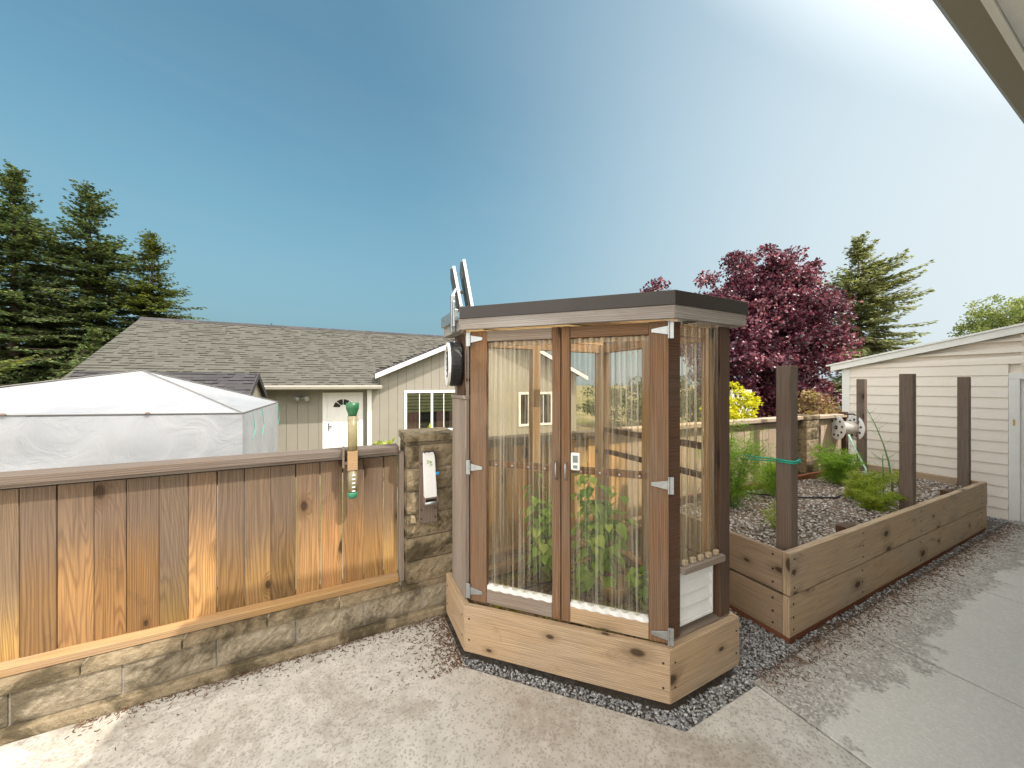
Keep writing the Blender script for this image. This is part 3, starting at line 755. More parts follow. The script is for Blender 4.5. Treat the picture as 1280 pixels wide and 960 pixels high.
def fence(label, x0, x1, boards, top, zbot, loc, drop=0.0, jamb=True, capmat='cap', boardmat='fence', rail='rail_honey'):
    t = thing('wood_fence', label, 'fence', loc)
    zt = lambda x: top-drop*(x-x0)
    m = MB(); x = x0
    while x < x1-.03:
        wd = random.uniform(.126, .142); xe = min(x+wd, x1)
        gp = random.uniform(.002, .007)
        m.box(x, xe-gp, 2.652+random.uniform(0,.004), 2.672, zbot+.05, zt(x)-.078, 2); x = xe
    m.build('board_panel', M[boardmat], t, .002)
    m = MB(); m.hexa([(x0,2.585,zt(x0)-.045),(x1,2.585,zt(x1)-.045),(x1,2.735,zt(x1)-.045),(x0,2.735,zt(x0)-.045),(x0,2.585,zt(x0)),(x1,2.585,zt(x1)),(x1,2.735,zt(x1)),(x0,2.735,zt(x0))], 0)
    m.build('top_cap', M[capmat], t, .004)
    m = MB(); m.box(x0, x1, 2.676, 2.714, zt(x1)-.17, zt(x1)-.082); m.build('top_rail', M[capmat], t, .003)
    m = MB(); m.box(x0, x1, 2.628, 2.645, zt(x1)-.068, zt(x1)-.0485); m.build('cap_strip', M['grey'], t, .002)
    m = MB(); m.hexa([(x0,2.60,zbot+.003),(x1,2.60,zbot+.003),(x1,2.71,zbot+.003),(x0,2.71,zbot+.003),(x0,2.60,zbot+.044),(x1,2.60,zbot+.044),(x1,2.71,zbot+.062),(x0,2.71,zbot+.062)], 0)
    m.build('bottom_rail', M[rail], t, .004)
    px = x0+.6
    while px < x1:
        m = MB(); m.box(px, px+.09, 2.716, 2.80, zbot-.4, zt(x1)-.05, 2); m.build('fence_post', M['post'], t, .003); px += 1.8
    if jamb:
        m = MB(); m.box(x1-.004+.008, x1+.038, 2.60, 2.70, zbot+.003, zt(x1)-.047, 2); m.build('jamb_board', M['grey'], t, .003)
    return t
fence('honey and grey board fence running from the left edge to the block pillar', -3.6, .358, 30, 1.25, .262, (-1.6, 2.66, .262))
fence('golden board fence seen through the greenhouse', .775, 2.60, 30, 1.25, .262, (1.7, 2.66, .262), 0, False, 'cap', 'fence_honey', 'rail_honey')
fence('sun bleached board fence standing behind the raised bed', 2.604, 5.90, 30, 1.25, .262, (4.2, 2.66, .262), .004, False, 'fence_pale', 'fence_pale', 'fence_pale')
fr = fence('short sunny fence run ending at the hose reel', 6.28, 7.22, 30, 1.225, .24, (6.8, 2.66, .24), .01, False, 'fence_pale', 'fence_pale', 'fence_pale')
m = MB(); m.box(7.225, 7.31, 2.60, 2.70, .0, 1.25, 2); m.build('end_post', M['frame_dark'], fr, .004)
m = MB(); m.box(4.09, 4.15, 2.60, 2.648, .2, 1.165, 2); 
fm = [o for o in COL.objects if o.name.startswith('wood_fence.002')][0]
m.build('upright_strip', M['post'], fm, .003)
m = MB(); m.box(6.42, 6.47, 2.615, 2.648, .5, 1.10, 2); m.build('upright_strip', M['post'], fr, .003)  # strip stands in for a narrow dark mark on the boards

# ------------------------------------------------------------------ neighbour's house
nh = thing('neighbor_house', 'tan neighbouring house with grey shingle roof and white door', 'house', (0, 12.6, -.65))
def plank_wall(m, x0, x1, y, z0, ztop, step=.30, skip=()):
    x = x0
    while x < x1-.01:
        xe = min(x+step, x1)
        cuts_ = sorted({x, xe, *[c for q_ in skip for c in q_[:2] if x < c < xe]})
        for xa, xb in zip(cuts_[:-1], cuts_[1:]):
            segs = [(z0, None)]
            for (sx0, sx1, sz0, sz1) in skip:
                if xa >= sx0-.001 and xb <= sx1+.001: segs = [(z0, sz0), (sz1, None)]
            ga = .004 if xa == x else 0; gb = .004 if xb == xe else 0
            for a, bz in segs:
                ta = ztop(xa+ga) if bz is None else bz; tb = ztop(xb-gb) if bz is None else bz
                if min(ta, tb) <= a: continue
                m.hexa([(xa+ga,y,a),(xb-gb,y,a),(xb-gb,y+.03,a),(xa+ga,y+.03,a),(xa+ga,y,ta),(xb-gb,y,tb),(xb-gb,y+.03,tb),(xa+ga,y+.03,ta)], 2)
        x = xe
YD, YG = 12.67, 12.50          # door wall, gable wall
m = MB(); plank_wall(m, -6.0, .78, YD, -.62, lambda x: 1.62, .293, ((-.62, .58, -.62, 1.42),))
m.box(-6.0, .78, YD+.032, YD+.1, -.65, 1.62)
GP = 5.25; gz = lambda x: 2.06+.45*(min(x, 2*GP-x)-1.107)
def gzt(x): return gz(x)
plank_wall(m, .80, 9.3, YG, -.62, gzt, .293, ((1.95,3.80,.02,1.44),(6.45,8.0,0.0,1.33)))
m.hexa([(.80,YG+.17,-.65),(GP,YG+.17,-.65),(GP,YG+.20,-.65),(.80,YG+.20,-.65),(.80,YG+.17,gz(.8)),(GP,YG+.17,gz(GP)),(GP,YG+.20,gz(GP)),(.80,YG+.20,gz(.8))])
m.hexa([(GP,YG+.17,-.65),(9.3,YG+.17,-.65),(9.3,YG+.20,-.65),(GP,YG+.20,-.65),(GP,YG+.17,gz(GP)),(9.3,YG+.17,gz(9.3)),(9.3,YG+.20,gz(9.3)),(GP,YG+.20,gz(GP))])
m.build('wall', M['tan_siding'], nh)
m = MB(); m.box(-6.1, .77, YD+.2, 19.6, -.65, 1.5); m.box(.78, 9.25, YG+.24, 19.6, -.65, 1.5); m.build('body', M['tan_siding'], nh)
def shingles(m, o, ex, es, L, S, e=.15, clip=None):
    o = Vector(o); ex = Vector(ex).normalized(); es = Vector(es).normalized(); en = ex.cross(es).normalized()
    if en.z < 0: en = -en
    nrow = int(S/e)+1
    for i in range(nrow):
        s0 = i*e; x = -random.uniform(0, .2)
        while x < L:
            wd = random.choice((.10,.14,.18,.22)); xe = min(x+wd, L); xa = max(x, 0); x += wd
            if xe-xa < .02: continue
            if clip and not clip(o+ex*((xa+xe)/2)+es*s0): continue
            t = random.choice((.009, .010, .026, .030)); s1 = min(s0+e*1.25, S)
            g = lambda a, s, h: o+ex*a+es*s+en*h
            m.hexa([g(xa,s0,-.004),g(xe,s0,-.004),g(xe,s1,-.004),g(xa,s1,-.004),g(xa,s0,t),g(xe,s0,t),g(xe,s1,.001),g(xa,s1,.001)])
EY, EZ, RY, RZ = 12.10, 1.66, 16.04, 3.94
sl = math.hypot(RY-EY, RZ-EZ); es = Vector((0, RY-EY, RZ-EZ)).normalized()
m = MB()
shingles(m, (-6.20, EY, EZ), (1,0,0), es, 7.22, sl)
def above_wing(p): return p.z > gz(p.x)+.09 and p.y > YG-.05
shingles(m, (1.02, EY+.3, EZ+.3*.5787), (1,0,0), es, 4.4, sl-.36, .15, above_wing)
dk = MB(); dk.hexa([(-6.2,EY,EZ-.03),(5.4,EY+.0,EZ-.03),(5.4,RY,RZ-.03),(-6.2,RY,RZ-.03),(-6.2,EY,EZ-.008),(5.4,EY,EZ-.008),(5.4,RY,RZ-.008),(-6.2,RY,RZ-.008)])
rf = m.build('roof', M['shingle'], nh)
m = MB(); m.hexa([(-6.2,RY,RZ-.03),(9.0,RY,RZ-.03),(9.0,19.9,1.66),(-6.2,19.9,1.66),(-6.2,RY,RZ),(9.0,RY,RZ),(9.0,19.9,1.70),(-6.2,19.9,1.70)])
m.hexa([(-6.2,EY+.02,EZ-.03),(1.0,EY+.02,EZ-.03),(1.0,RY,RZ-.03),(-6.2,RY,RZ-.03),(-6.2,EY+.02,EZ-.008),(1.0,EY+.02,EZ-.008),(1.0,RY,RZ-.008),(-6.2,RY,RZ-.008)])
m.hexa([(1.0,EY+.42,EZ+.18),(5.4,EY+2.4,EZ+1.35),(5.4,RY,RZ-.03),(1.0,RY,RZ-.03),(1.0,EY+.42,EZ+.2),(5.4,EY+2.4,EZ+1.37),(5.4,RY,RZ-.008),(1.0,RY,RZ-.008)])
m.build('roof_deck', M['shingle_dark'], rf)
m = MB(); x = -6.2
while x < 8.8:
    m.hexa([(x,RY-.13,RZ-.055),(x+.26,RY-.13,RZ-.055),(x+.26,RY+.13,RZ-.055),(x,RY+.13,RZ-.055),(x,RY-.02,RZ+.045),(x+.26,RY-.02,RZ+.035),(x+.26,RY+.02,RZ+.035),(x,RY+.02,RZ+.045)]); x += .22
m.build('ridge_cap', M['shingle_dark'], rf)
# wing roof: two slopes running back from the gable
OV = .42
m = MB()
sx = Vector((1, 0, .45)).normalized()
def wing(m, t0, t1):
    a = .95; 
    m.hexa([(a,YG-OV,gz(a)+t0),(GP,YG-OV,gz(GP)+t0),(GP,RY,gz(GP)+t0),(a,YG+.1,gz(a)+t0),(a,YG-OV,gz(a)+t1),(GP,YG-OV,gz(GP)+t1),(GP,RY,gz(GP)+t1),(a,YG+.1,gz(a)+t1)])
    b = 9.55
    m.hexa([(GP,YG-OV,gz(GP)+t0),(b,YG-OV,gz(b)+t0),(b,19.5,gz(b)+t0),(GP,19.5,gz(GP)+t0),(GP,YG-OV,gz(GP)+t1),(b,YG-OV,gz(b)+t1),(b,19.5,gz(b)+t1),(GP,19.5,gz(GP)+t1)])
wing(m, .06, .10); m.build('wing_roof', M['shingle_dark'], rf)
m = MB()
for (a, b) in ((.92, GP), (GP, 9.6)):
    m.hexa([(a,YG-OV-.03,gz(a)-.10),(b,YG-OV-.03,gz(b)-.10),(b,YG-OV-.005,gz(b)-.10),(a,YG-OV-.005,gz(a)-.10),(a,YG-OV-.03,gz(a)+.057),(b,YG-OV-.03,gz(b)+.057),(b,YG-OV-.005,gz(b)+.057),(a,YG-OV-.005,gz(a)+.057)])
m.build('rake_board', M['white'], nh, .004)
m = MB()
pr = [(EY-.02,EZ-.13),(EY-.02,EZ-.01),(EY-.15,EZ),(EY-.15,EZ-.04),(EY-.12,EZ-.11)]
m.v += [(-6.2, y, z) for y, z in pr]+[(1.12, y, z) for y, z in pr]; n = 5
for i in range(n): m.face([i, n+i, n+(i+1)%n, (i+1)%n], [(0,0)]*4)
m.face(list(range(n)), [(0,0)]*n); m.face([n+i for i in range(n)][::-1], [(0,0)]*n)
m.build('gutter', plain('almond_gutter', (.50,.47,.42), .45, vary=.06), nh)
m = MB(); m.box(-6.2, 1.05, EY-.018, YD, EZ-.145, EZ-.125); m.build('soffit', M['tan_siding'], nh)
m = MB(); m.box(.70, .84, YG-.03, YG+.05, -.6, 1.5); m.build('corner_board', M['white'], nh, .003)
# door
m = MB(); m.box(-.62,-.49,YD-.025,YD+.03,-.62,1.298); m.box(.45,.58,YD-.025,YD+.03,-.62,1.298); m.box(-.62,.58,YD-.025,YD+.03,1.30,1.42)
m.build('door_trim', M['white'], nh, .004)
m = MB(); m.box(-.488, .448, YD+.005, YD+.05, -.6, 1.298); nd = m.build('door', M['white'], nh, .003)
m = MB()
for k in range(4):
    a0, a1 = PI*(k/4)+.05, PI*((k+1)/4)-.05
    pts = [(-.02+r_*math.cos(a), .93+r_*math.sin(a)*.92) for r_, a in [(.10,a0)]+[(.29, a0+(a1-a0)*j/4) for j in range(5)]+[(.10,a1)]]
    nn = len(pts); b = len(m.v)
    m.v += [(px, YD+.001, pz) for px, pz in pts]+[(px, YD+.006, pz) for px, pz in pts]
    m.face([b+i for i in range(nn)], [(0,0)]*nn); m.face([b+nn+i for i in range(nn)][::-1], [(0,0)]*nn)
    for i in range(nn): m.face([b+i, b+nn+i, b+nn+(i+1)%nn, b+(i+1)%nn], [(0,0)]*4)
m.build('fan_window', M['room_dark'], nd)
m = MB()
for za, zb in ((-.5,.18),(.27,.80)):
    for xa, xb in ((-.40,-.06),(.02,.36)): m.box(xa, xb, YD-.004, YD+.004, za, zb)
m.pieces('door_panel', M['white'], nd, .006)
m = MB(); m.box(-.455,-.43,YD-.012,YD+.004,.18,.42); m.tube([(-.44,YD-.03,.32),(-.35,YD-.04,.32)], .012); m.build('handle', M['black'], nd)
# windows
def window(x0, x1, z0, z1, curt=True):
    fr_ = MB(); t = .09
    fr_.box(x0,x1,YG-.03,YG+.03,z0,z0+t); fr_.box(x0,x1,YG-.03,YG+.03,z1-t,z1)
    fr_.box(x0,x0+t,YG-.03,YG+.03,z0+t,z1-t); fr_.box(x1-t,x1,YG-.03,YG+.03,z0+t,z1-t)
    xm = (x0+x1)/2; fr_.box(xm-.04,xm+.04,YG-.015,YG+.03,z0+t,z1-t)
    w_ = fr_.build('window', M['white'], nh, .004)
    q_ = MB()
    for xc in ((x0+t+xm)/2, (x1-t+xm)/2): q_.box(xc-.012, xc+.012, YG, YG+.012, z0+t, z1-t)
    q_.pieces('muntin', M['white'], w_)
    p_ = MB(); p_.box(x0+t,xm-.041,YG+.014,YG+.02,z0+t,z1-t); p_.box(xm+.041,x1-t,YG+.014,YG+.02,z0+t,z1-t); p_.pieces('pane', M['glass'], w_)
    r_ = MB(); r_.box(x0+.02,x1-.02,YG+.068,YG+.14,z0,z1); r_.build('room', M['room_dark'], w_)
    if curt:
        zc = z0+t+(z1-z0-2*t)*.48
        b_ = MB()
        for k in range(6):
            zz0 = zc+(z1-t-zc)*k/6
            b_.hexa([(x0+t,YG+.03,zz0),(x1-t,YG+.03,zz0),(x1-t,YG+.06,zz0),(x0+t,YG+.06,zz0),(x0+t,YG+.04,zz0+.09),(x1-t,YG+.04,zz0+.09),(x1-t,YG+.06,zz0+.09),(x0+t,YG+.06,zz0+.09)])
        b_.build('blind', M['curtain_yellow'], w_)
        c_ = MB()
        for (ca, cb) in ((x0+t, x0+t+.42), (xm+.18, xm+.5), (x1-t-.22, x1-t)):
            N = 14
            vs = [(ca+(cb-ca)*i/N, YG+.045+.012*math.sin(i*2.2)) for i in range(N+1)]
            b = len(c_.v)
            for z_ in (z0+t, zc+.02): c_.v += [(vx, vy, z_) for vx, vy in vs]
            for i in range(N): c_.face([b+i, b+i+1, b+N+2+i, b+N+1+i], [(0,0)]*4)
        c_.pieces('curtain', M['curtain_pink'], w_)
    return w_
window(1.9, 3.84, -.03, 1.47)
w2 = window(6.4, 8.04, -.04, 1.36, False)
m = MB(); m.lathe([(.07,0),(.07,.02),(.03,.05)], (-1.19, YD, 1.27), (0,-1,0)); 
m.tube([(-1.19,YD-.05,1.27),(-1.28,YD-.13,1.27)], .025); m.tube([(-1.19,YD-.05,1.27),(-1.10,YD-.13,1.27)], .025)
m.lathe([(.02,0),(.075,.06),(.08,.13),(.05,.14)], (-1.29,YD-.12,1.26), (-.35,-1,-.3)); m.lathe([(.02,0),(.075,.06),(.08,.13),(.05,.14)], (-1.08,YD-.12,1.26), (.45,-1,-.2))
m.build('floodlight', M['galv'], nh, smooth=True)

# dark roofed outbuilding behind the tent
ob = thing('garden_hut', 'small hut with charcoal shingle roof behind the white tent', 'hut', (-3.2, 10.6, -.65))
m = MB(); m.prism([(-4.9,9.75),(-2.02,9.75),(-2.02,11.45),(-4.9,11.45)], -.65, 1.42)
b = len(m.v)
m.v += [(-2.02,9.75,1.42),(-2.02,11.45,1.42),(-2.02,10.6,1.90),(-2.05,9.75,1.42),(-2.05,11.45,1.42),(-2.05,10.6,1.90)]
m.face([b,b+1,b+2],[(0,0)]*3); m.face([b+3,b+5,b+4],[(0,0)]*3); m.face([b,b+2,b+5,b+3],[(0,0)]*4); m.face([b+1,b+4,b+5,b+2],[(0,0)]*4); m.face([b,b+3,b+4,b+1],[(0,0)]*4)
m.build('wall', M['tan_siding'], ob)
m = MB(); s_ = Vector((0,1.0,.57)).normalized(); shingles(m, (-5.1,9.6,1.40), (1,0,0), s_, 3.15, 1.15, .15)
m.hexa([(-5.1,10.6,1.955),(-1.95,10.6,1.955),(-1.95,11.62,1.36),(-5.1,11.62,1.36),(-5.1,10.6,1.98),(-1.95,10.6,1.98),(-1.95,11.62,1.39),(-5.1,11.62,1.39)])
m.hexa([(-5.1,9.62,1.37),(-1.95,9.62,1.37),(-1.95,10.6,1.93),(-5.1,10.6,1.93),(-5.1,9.62,1.385),(-1.95,9.62,1.385),(-1.95,10.6,1.945),(-5.1,10.6,1.945)])
m.build('roof', M['shingle_dark'], ob)
m = MB()
for ya, za, yb, zb in ((9.6,1.35,10.6,1.92),(10.6,1.92,11.64,1.33)):
    m.hexa([(-1.948,ya,za-.08),(-1.92,ya,za-.08),(-1.92,yb,zb-.08),(-1.948,yb,zb-.08),(-1.948,ya,za+.07),(-1.92,ya,za+.07),(-1.92,yb,zb+.07),(-1.948,yb,zb+.07)])
m.build('verge_board', M['shingle_dark'], ob)

# ------------------------------------------------------------------ white tent
tn = thing('canopy_tent', 'white tarpaulin tent with low pyramid roof beyond the fence', 'tent', (-2.6, 6.3, -.65))
A = [(-4.15,4.97,1.43), (-1.06,4.97,1.355), (-1.10,7.66,1.36), (-4.15,7.66,1.40)]; PK = (-2.42, 6.30, 1.875)
def quadpatch(m, a, b, c, d, n=14, sag=.0, wr=.02, seed=0):
    rr = random.Random(seed); a, b, c, d = map(Vector, (a, b, c, d)); base = len(m.v)
    nrm = (b-a).cross(d-a).normalized()
    ph = [rr.uniform(0, 6) for _ in range(6)]
    for j in range(n+1):
        for i in range(n+1):
            u, v = i/n, j/n
            p = (a*(1-u)+b*u)*(1-v)+(d*(1-u)+c*u)*v
            ww = math.sin(PI*u)*math.sin(PI*v)
            edge = min(1, 6*u, 6*(1-u), 6*v, 6*(1-v))
            h = sag*ww + wr*edge*(math.sin(9*u+5*v+ph[0])*.5+math.sin(17*u-7*v+ph[1])*.3+math.sin(4*u+15*v+ph[2])*.3+math.sin(31*(u+v*.6)+ph[3])*.12)
            p = p+nrm*h; m.v.append(tuple(p))
    for j in range(n):
        for i in range(n):
            k = base+j*(n+1)+i; m.face([k, k+1, k+n+2, k+n+1], [(0,0)]*4)
m = MB()
for k in range(4):
    a, b = A[k], A[(k+1)%4]
    quadpatch(m, a, b, (PK[0]+(b[0]-PK[0])*.01, PK[1]+(b[1]-PK[1])*.01, PK[2]-.004), (PK[0]+(a[0]-PK[0])*.01, PK[1]+(a[1]-PK[1])*.01, PK[2]-.004), 22, -.12, .020, k)
rt_ = m.build('roof_sheet', M['tarp'], tn, smooth=True)
m = MB()
for k in range(4):
    m.tube([Vector(A[k])+Vector((0,0,.012)), Vector(A[k]).lerp(Vector(PK), .5)+Vector((0,0,.014)), Vector(PK)+Vector((0,0,.01))], .007, 5)
    m.tube([Vector(A[k])+Vector((0,0,.008)), Vector(A[(k+1)%4])+Vector((0,0,.008))], .007, 5)
m.pieces('seam', plain('seam_grey', (.16,.15,.14), .7), rt_)
m = MB()
for k in range(4):
    a, b = A[k], A[(k+1)%4]
    quadpatch(m, (a[0],a[1],-.6), (b[0],b[1],-.6), (b[0],b[1],b[2]-.01), (a[0],a[1],a[2]-.01), 34, .05, .022, 10+k)
m.build('side_wall', M['tarp'], tn, smooth=True)
for (px, py, pz) in A:
    m = MB(); m.tube([(px*.99-.03, py+.06 if py < 6 else py-.06, -.65), (px*.99-.03, py+.06 if py < 6 else py-.06, pz-.03)], .02); m.build('pole', M['galv'], tn, smooth=True)
for f_ in (.42, .74):
    m = MB(); p_ = Vector(A[0]).lerp(Vector(A[1]), f_); m.lathe([(.006,-.02),(.014,-.01),(.014,.01),(.006,.02)], p_+Vector((0,-.015,.015)), (1,0,0), 8); m.build('clamp', M['post'], tn)
m = MB()
for y_ in (5.35, 5.9, 7.2): m.tube([(-1.035,y_,1.34),(-1.02,y_+.05,1.12),(-1.03,y_-.03,1.0)], .0035, 5)
m.pieces('rope', M['twine'], tn)
# ------------------------------------------------------------------ greenhouse
gh = thing('greenhouse', 'wooden corner greenhouse with clear corrugated panels and double doors', 'greenhouse', (1.4, 1.9, 0))
Q = 0.70711
# planter base boards
ob_ = [(.674,2.48),(.674,2.064),(1.526,1.245),(2.118,1.245),(2.118,2.48)]
ib_ = [(.714,2.48),(.714,2.081),(1.542,1.285),(2.078,1.285),(2.078,2.48)]
for i in range(4):
    m = MB(); a, b, c, d = ob_[i], ob_[i+1], ib_[i+1], ib_[i]
    m.hexa([(*a,.03),(*b,.03),(*c,.03),(*d,.03),(*a,.315),(*b,.315),(*c,.315),(*d,.315)], 0)
    pb = m.build('planter_board', M['planter'], gh, .005)
    e = Vector((b[0]-a[0], b[1]-a[1], 0)).normalized(); nrm = Vector((e.y, -e.x, 0))
    if nrm.dot(Vector((a[0]+b[0]-2.8, a[1]+b[1]-3.7, 0))) < 0: nrm = -nrm
    m = MB()
    for p0, s_ in ((a, 1), (b, -1)):
        for z_ in (.11, .24): m.lathe([(.006,-.001),(.006,.002),(.003,.003)], Vector((p0[0], p0[1], z_))+e*s_*.035, nrm, 8)
    m.pieces('screw', M['black'], pb)
m = MB(); m.prism([(.74,2.46),(.74,2.09),(1.55,1.29),(2.07,1.29),(2.07,2.46)], .02, .245)
m.build('soil', M['soil'], gh)
# chamfer face local frame
O = Vector((.725, 2.09, 0)); EX = Vector((Q, -Q, 0)); EY_ = Vector((Q, Q, 0)); EZ_ = Vector((0, 0, 1))
def cb(m, X, Y, Z, grain=2): return m.obox(O, EX, EY_, EZ_, X, Y, Z, grain)
def corr(name, o, ex, ey, L, z0, z1, parent, pitch=.062, amp=.010):
    """corrugated clear sheet standing upright"""
    o = Vector(o); ex = Vector(ex); ey = Vector(ey); N = max(8, int(L/pitch*12)); NZ = 6
    rr = random.Random(hash(name+str(round(L,3))) % 1000); ph = rr.uniform(0, 6)
    vs = []
    for j in range(NZ+1):
        z = z0+(z1-z0)*j/NZ
        for i in range(N+1):
            x = L*i/N
            c_ = math.sin(2*PI*x/pitch+ph); c_ = math.copysign(abs(c_)**.75, c_)
            p = o+ex*x+ey*(amp*c_+.0025*math.sin(3.1*x*6+z*4+ph))
            vs.append((p.x, p.y, z))
    f = [(j*(N+1)+i, j*(N+1)+i+1, (j+1)*(N+1)+i+1, (j+1)*(N+1)+i) for j in range(NZ) for i in range(N)]
    return npmesh('corrugated_sheet', vs, f, M['sheet'], parent, True)
def wavy(o, ex, ey, L, z, h, d0, d1, parent, mat='light_wood', amp=.010, pitch=.068):
    """closure strip cut to the waves of the sheet"""
    m = MB(); o = Vector(o); ex = Vector(ex); ey = Vector(ey); N = int(L/pitch*10); b = len(m.v)
    for i in range(N+1):
        x = L*i/N; w_ = amp*(.5+.5*math.sin(2*PI*x/pitch))
        for dz in (0, h):
            m.v.append(tuple(o+ex*x+ey*(d0+w_*.8)+Vector((0,0,z+dz-(0 if dz==0 else w_*.5)))))
            m.v.append(tuple(o+ex*x+ey*d1+Vector((0,0,z+dz))))
    for i in range(N):
        k = b+i*4
        m.face([k,k+4,k+6,k+2],[(0,0)]*4); m.face([k+2,k+6,k+7,k+3],[(0,0),(.05,0),(.05,.03),(0,.03)]); m.face([k+1,k+3,k+7,k+5],[(0,0)]*4); m.face([k,k+1,k+5,k+4],[(0,0)]*4)
    return m.build('closure_strip', M[mat], parent)
def hinge(parent, x, z, flip):
    """galvanised T strap hinge: plate on the post, tapering strap on the door"""
    s = -1 if flip else 1
    m = MB()
    cb(m, sorted((x-.012*s, x+.012*s)), (-.012, -.002), (z-.045, z+.045))
    a0, a1 = x+.014*s, x+.098*s
    g = lambda a, y, zz: O+EX*a+EY_*y+EZ_*zz
    lo = [g(a0,-.008,z-.024), g(a1,-.008,z-.009), g(a1,-.008,z+.009), g(a0,-.008,z+.024)]
    if s < 0: lo = [lo[1], lo[0], lo[3], lo[2]]
    hi = [p+EY_*.006 for p in lo]
    m.hexa([lo[0],lo[1],hi[1],hi[0],lo[3],lo[2],hi[2],hi[3]])
    m.tube([g(x+.012*s,-.011,z-.045), g(x+.012*s,-.011,z+.045)], .006, 8)
    return m.build('hinge', M['galv'], parent, .001)
# doors ---------------------------------------------------------------
def door(x0, x1, wl, wr, gl, botmat):
    """x0..x1 along the chamfer; wl, wr stile widths"""
    g = lambda a: tuple(O+EX*a)
    m = MB(); cb(m, (x0, x0+wl), (0, .038), (.322, 2.035)); d_ = m.build('door', M['frame'], gh, .003)   # hinge or meeting stile carries the leaf
    m = MB(); cb(m, (x1-wr, x1), (0, .038), (.322, 2.035)); m.build('stile', M['frame'], d_, .003)
    m = MB(); cb(m, (x0+wl+.001, x1-wr-.001), (.003, .038), (.322, .408), 0); m.build('bottom_rail', M[botmat], d_, .003)
    m = MB(); cb(m, (x0+wl+.001, x1-wr-.001), (.003, .038), (1.968, 2.033), 0); m.build('top_rail', M['grey' if botmat == 'grey' else 'frame'], d_, .003)
    m = MB(); cb(m, (x0+wl+.001, x1-wr-.001), (.034, .062), (1.176, 1.214), 0); m.build('mid_rail', M['frame'], d_, .003)
    L = x1-wr-x0-wl-.004
    corr('sheet', O+EX*(x0+wl+.002)+EY_*.020, EX, EY_, L, .415, 1.965, d_)
    wavy(O+EX*(x0+wl+.002), EX, EY_, L, .409, .026, .001, .036, d_, 'white')
    wavy(O+EX*(x0+wl+.002), EX, EY_, L, 1.94, .027, .030, .05, d_, 'light_wood')
    m = MB()
    for k in range(4):
        a = x0+wl+L*(k+.5)/4+.01
        m.lathe([(.006,0),(.006,.003),(.003,.005)], O+EX*a+EY_*.013+EZ_*1.196, -EY_, 8)
    m.pieces('screw', M['galv'], d_)
    return d_
dl = door(.0, .5805, .112, .050, 0, 'grey')
d2 = door(.5855, 1.158, .050, .097, 0, 'planter')
for z in (.385, 1.17, 1.985): hinge(dl, -.012, z, False)
for z in (.37, 1.165, 1.985): hinge(d2, 1.170, z, True)
for dd, x in ((dl, .556), (d2, .612)):
    m = MB(); g = lambda a, y, z: O+EX*a+EY_*y+EZ_*z
    m.tube([g(x,.0,1.245), g(x,-.022,1.235), g(x,-.024,1.19), g(x,-.022,1.155), g(x,.0,1.145)], .0048, 8)
    m.build('handle', M['galv'], dd, smooth=True)
# frame ----------------------------------------------------------------
def part(name, mat, f, bevel=.003, parent=gh, smooth=False, pieces=False):
    m = MB(); f(m); return (m.pieces if pieces else m.build)(name, M[mat], parent, bevel, smooth)
part('door_header', 'frame', lambda m: cb(m, (.0, 1.158), (.045, .085), (1.97, 2.04), 0))
part('corner_post', 'frame_dark', lambda m: m.prism([(1.560,1.288),(1.655,1.288),(1.655,1.36),(1.60,1.36),(1.555,1.315)], .316, 2.04))
part('corner_post', 'frame_dark', lambda m: m.box(2.0, 2.092, 1.288, 1.38, .316, 2.04, 2))
part('corner_post', 'frame_in', lambda m: m.box(2.0, 2.09, 2.33, 2.42, .25, 2.04, 2))
part('corner_post', 'grey', lambda m: m.box(.722, .80, 2.342, 2.42, .25, 2.04, 2))
part('corner_post', 'grey', lambda m: m.prism([(.722,2.11),(.74,2.135),(.80,2.10),(.80,2.17),(.722,2.17)], .316, 2.04))
part('stud', 'frame_in', lambda m: m.box(1.33, 1.40, 2.35, 2.418, .25, 2.04, 2))
part('stud', 'frame_in', lambda m: m.box(2.02, 2.088, 1.84, 1.905, .25, 2.04, 2))
part('stud', 'frame_in', lambda m: m.box(1.952, 1.998, 1.325, 1.375, .66, 2.04, 2))
part('wall_plate', 'frame_in', lambda m: m.box(.80, 2.0, 2.352, 2.418, 1.97, 2.035, 0))
part('wall_plate', 'frame_in', lambda m: m.box(2.022, 2.088, 1.38, 2.33, 1.97, 2.035, 1))
part('wall_plate', 'frame_in', lambda m: m.box(1.655, 2.0, 1.325, 1.375, 1.97, 2.035, 0))
part('cross_rail', 'frame_dark', lambda m: m.box(2.03, 2.07, 1.38, 2.33, 1.285, 1.325, 1))
part('cross_rail', 'frame_dark', lambda m: m.box(2.03, 2.07, 1.38, 2.33, 1.10, 1.135, 1))
part('bottom_plate', 'frame_in', lambda m: m.box(2.022, 2.088, 1.38, 2.33, .27, .33, 1))
part('bottom_plate', 'frame_in', lambda m: m.box(.80, 2.0, 2.352, 2.418, .27, .33, 0))
corr('back', (.80, 2.428, 0), (1,0,0), (0,1,0), 1.28, .33, 2.04, gh)
corr('bedside', (2.098, 1.385, 0), (0,1,0), (1,0,0), 1.03, .33, 2.04, gh)
corr('side', (1.657, 1.300, 0), (1,0,0), (0,1,0), .336, .70, 2.045, gh)
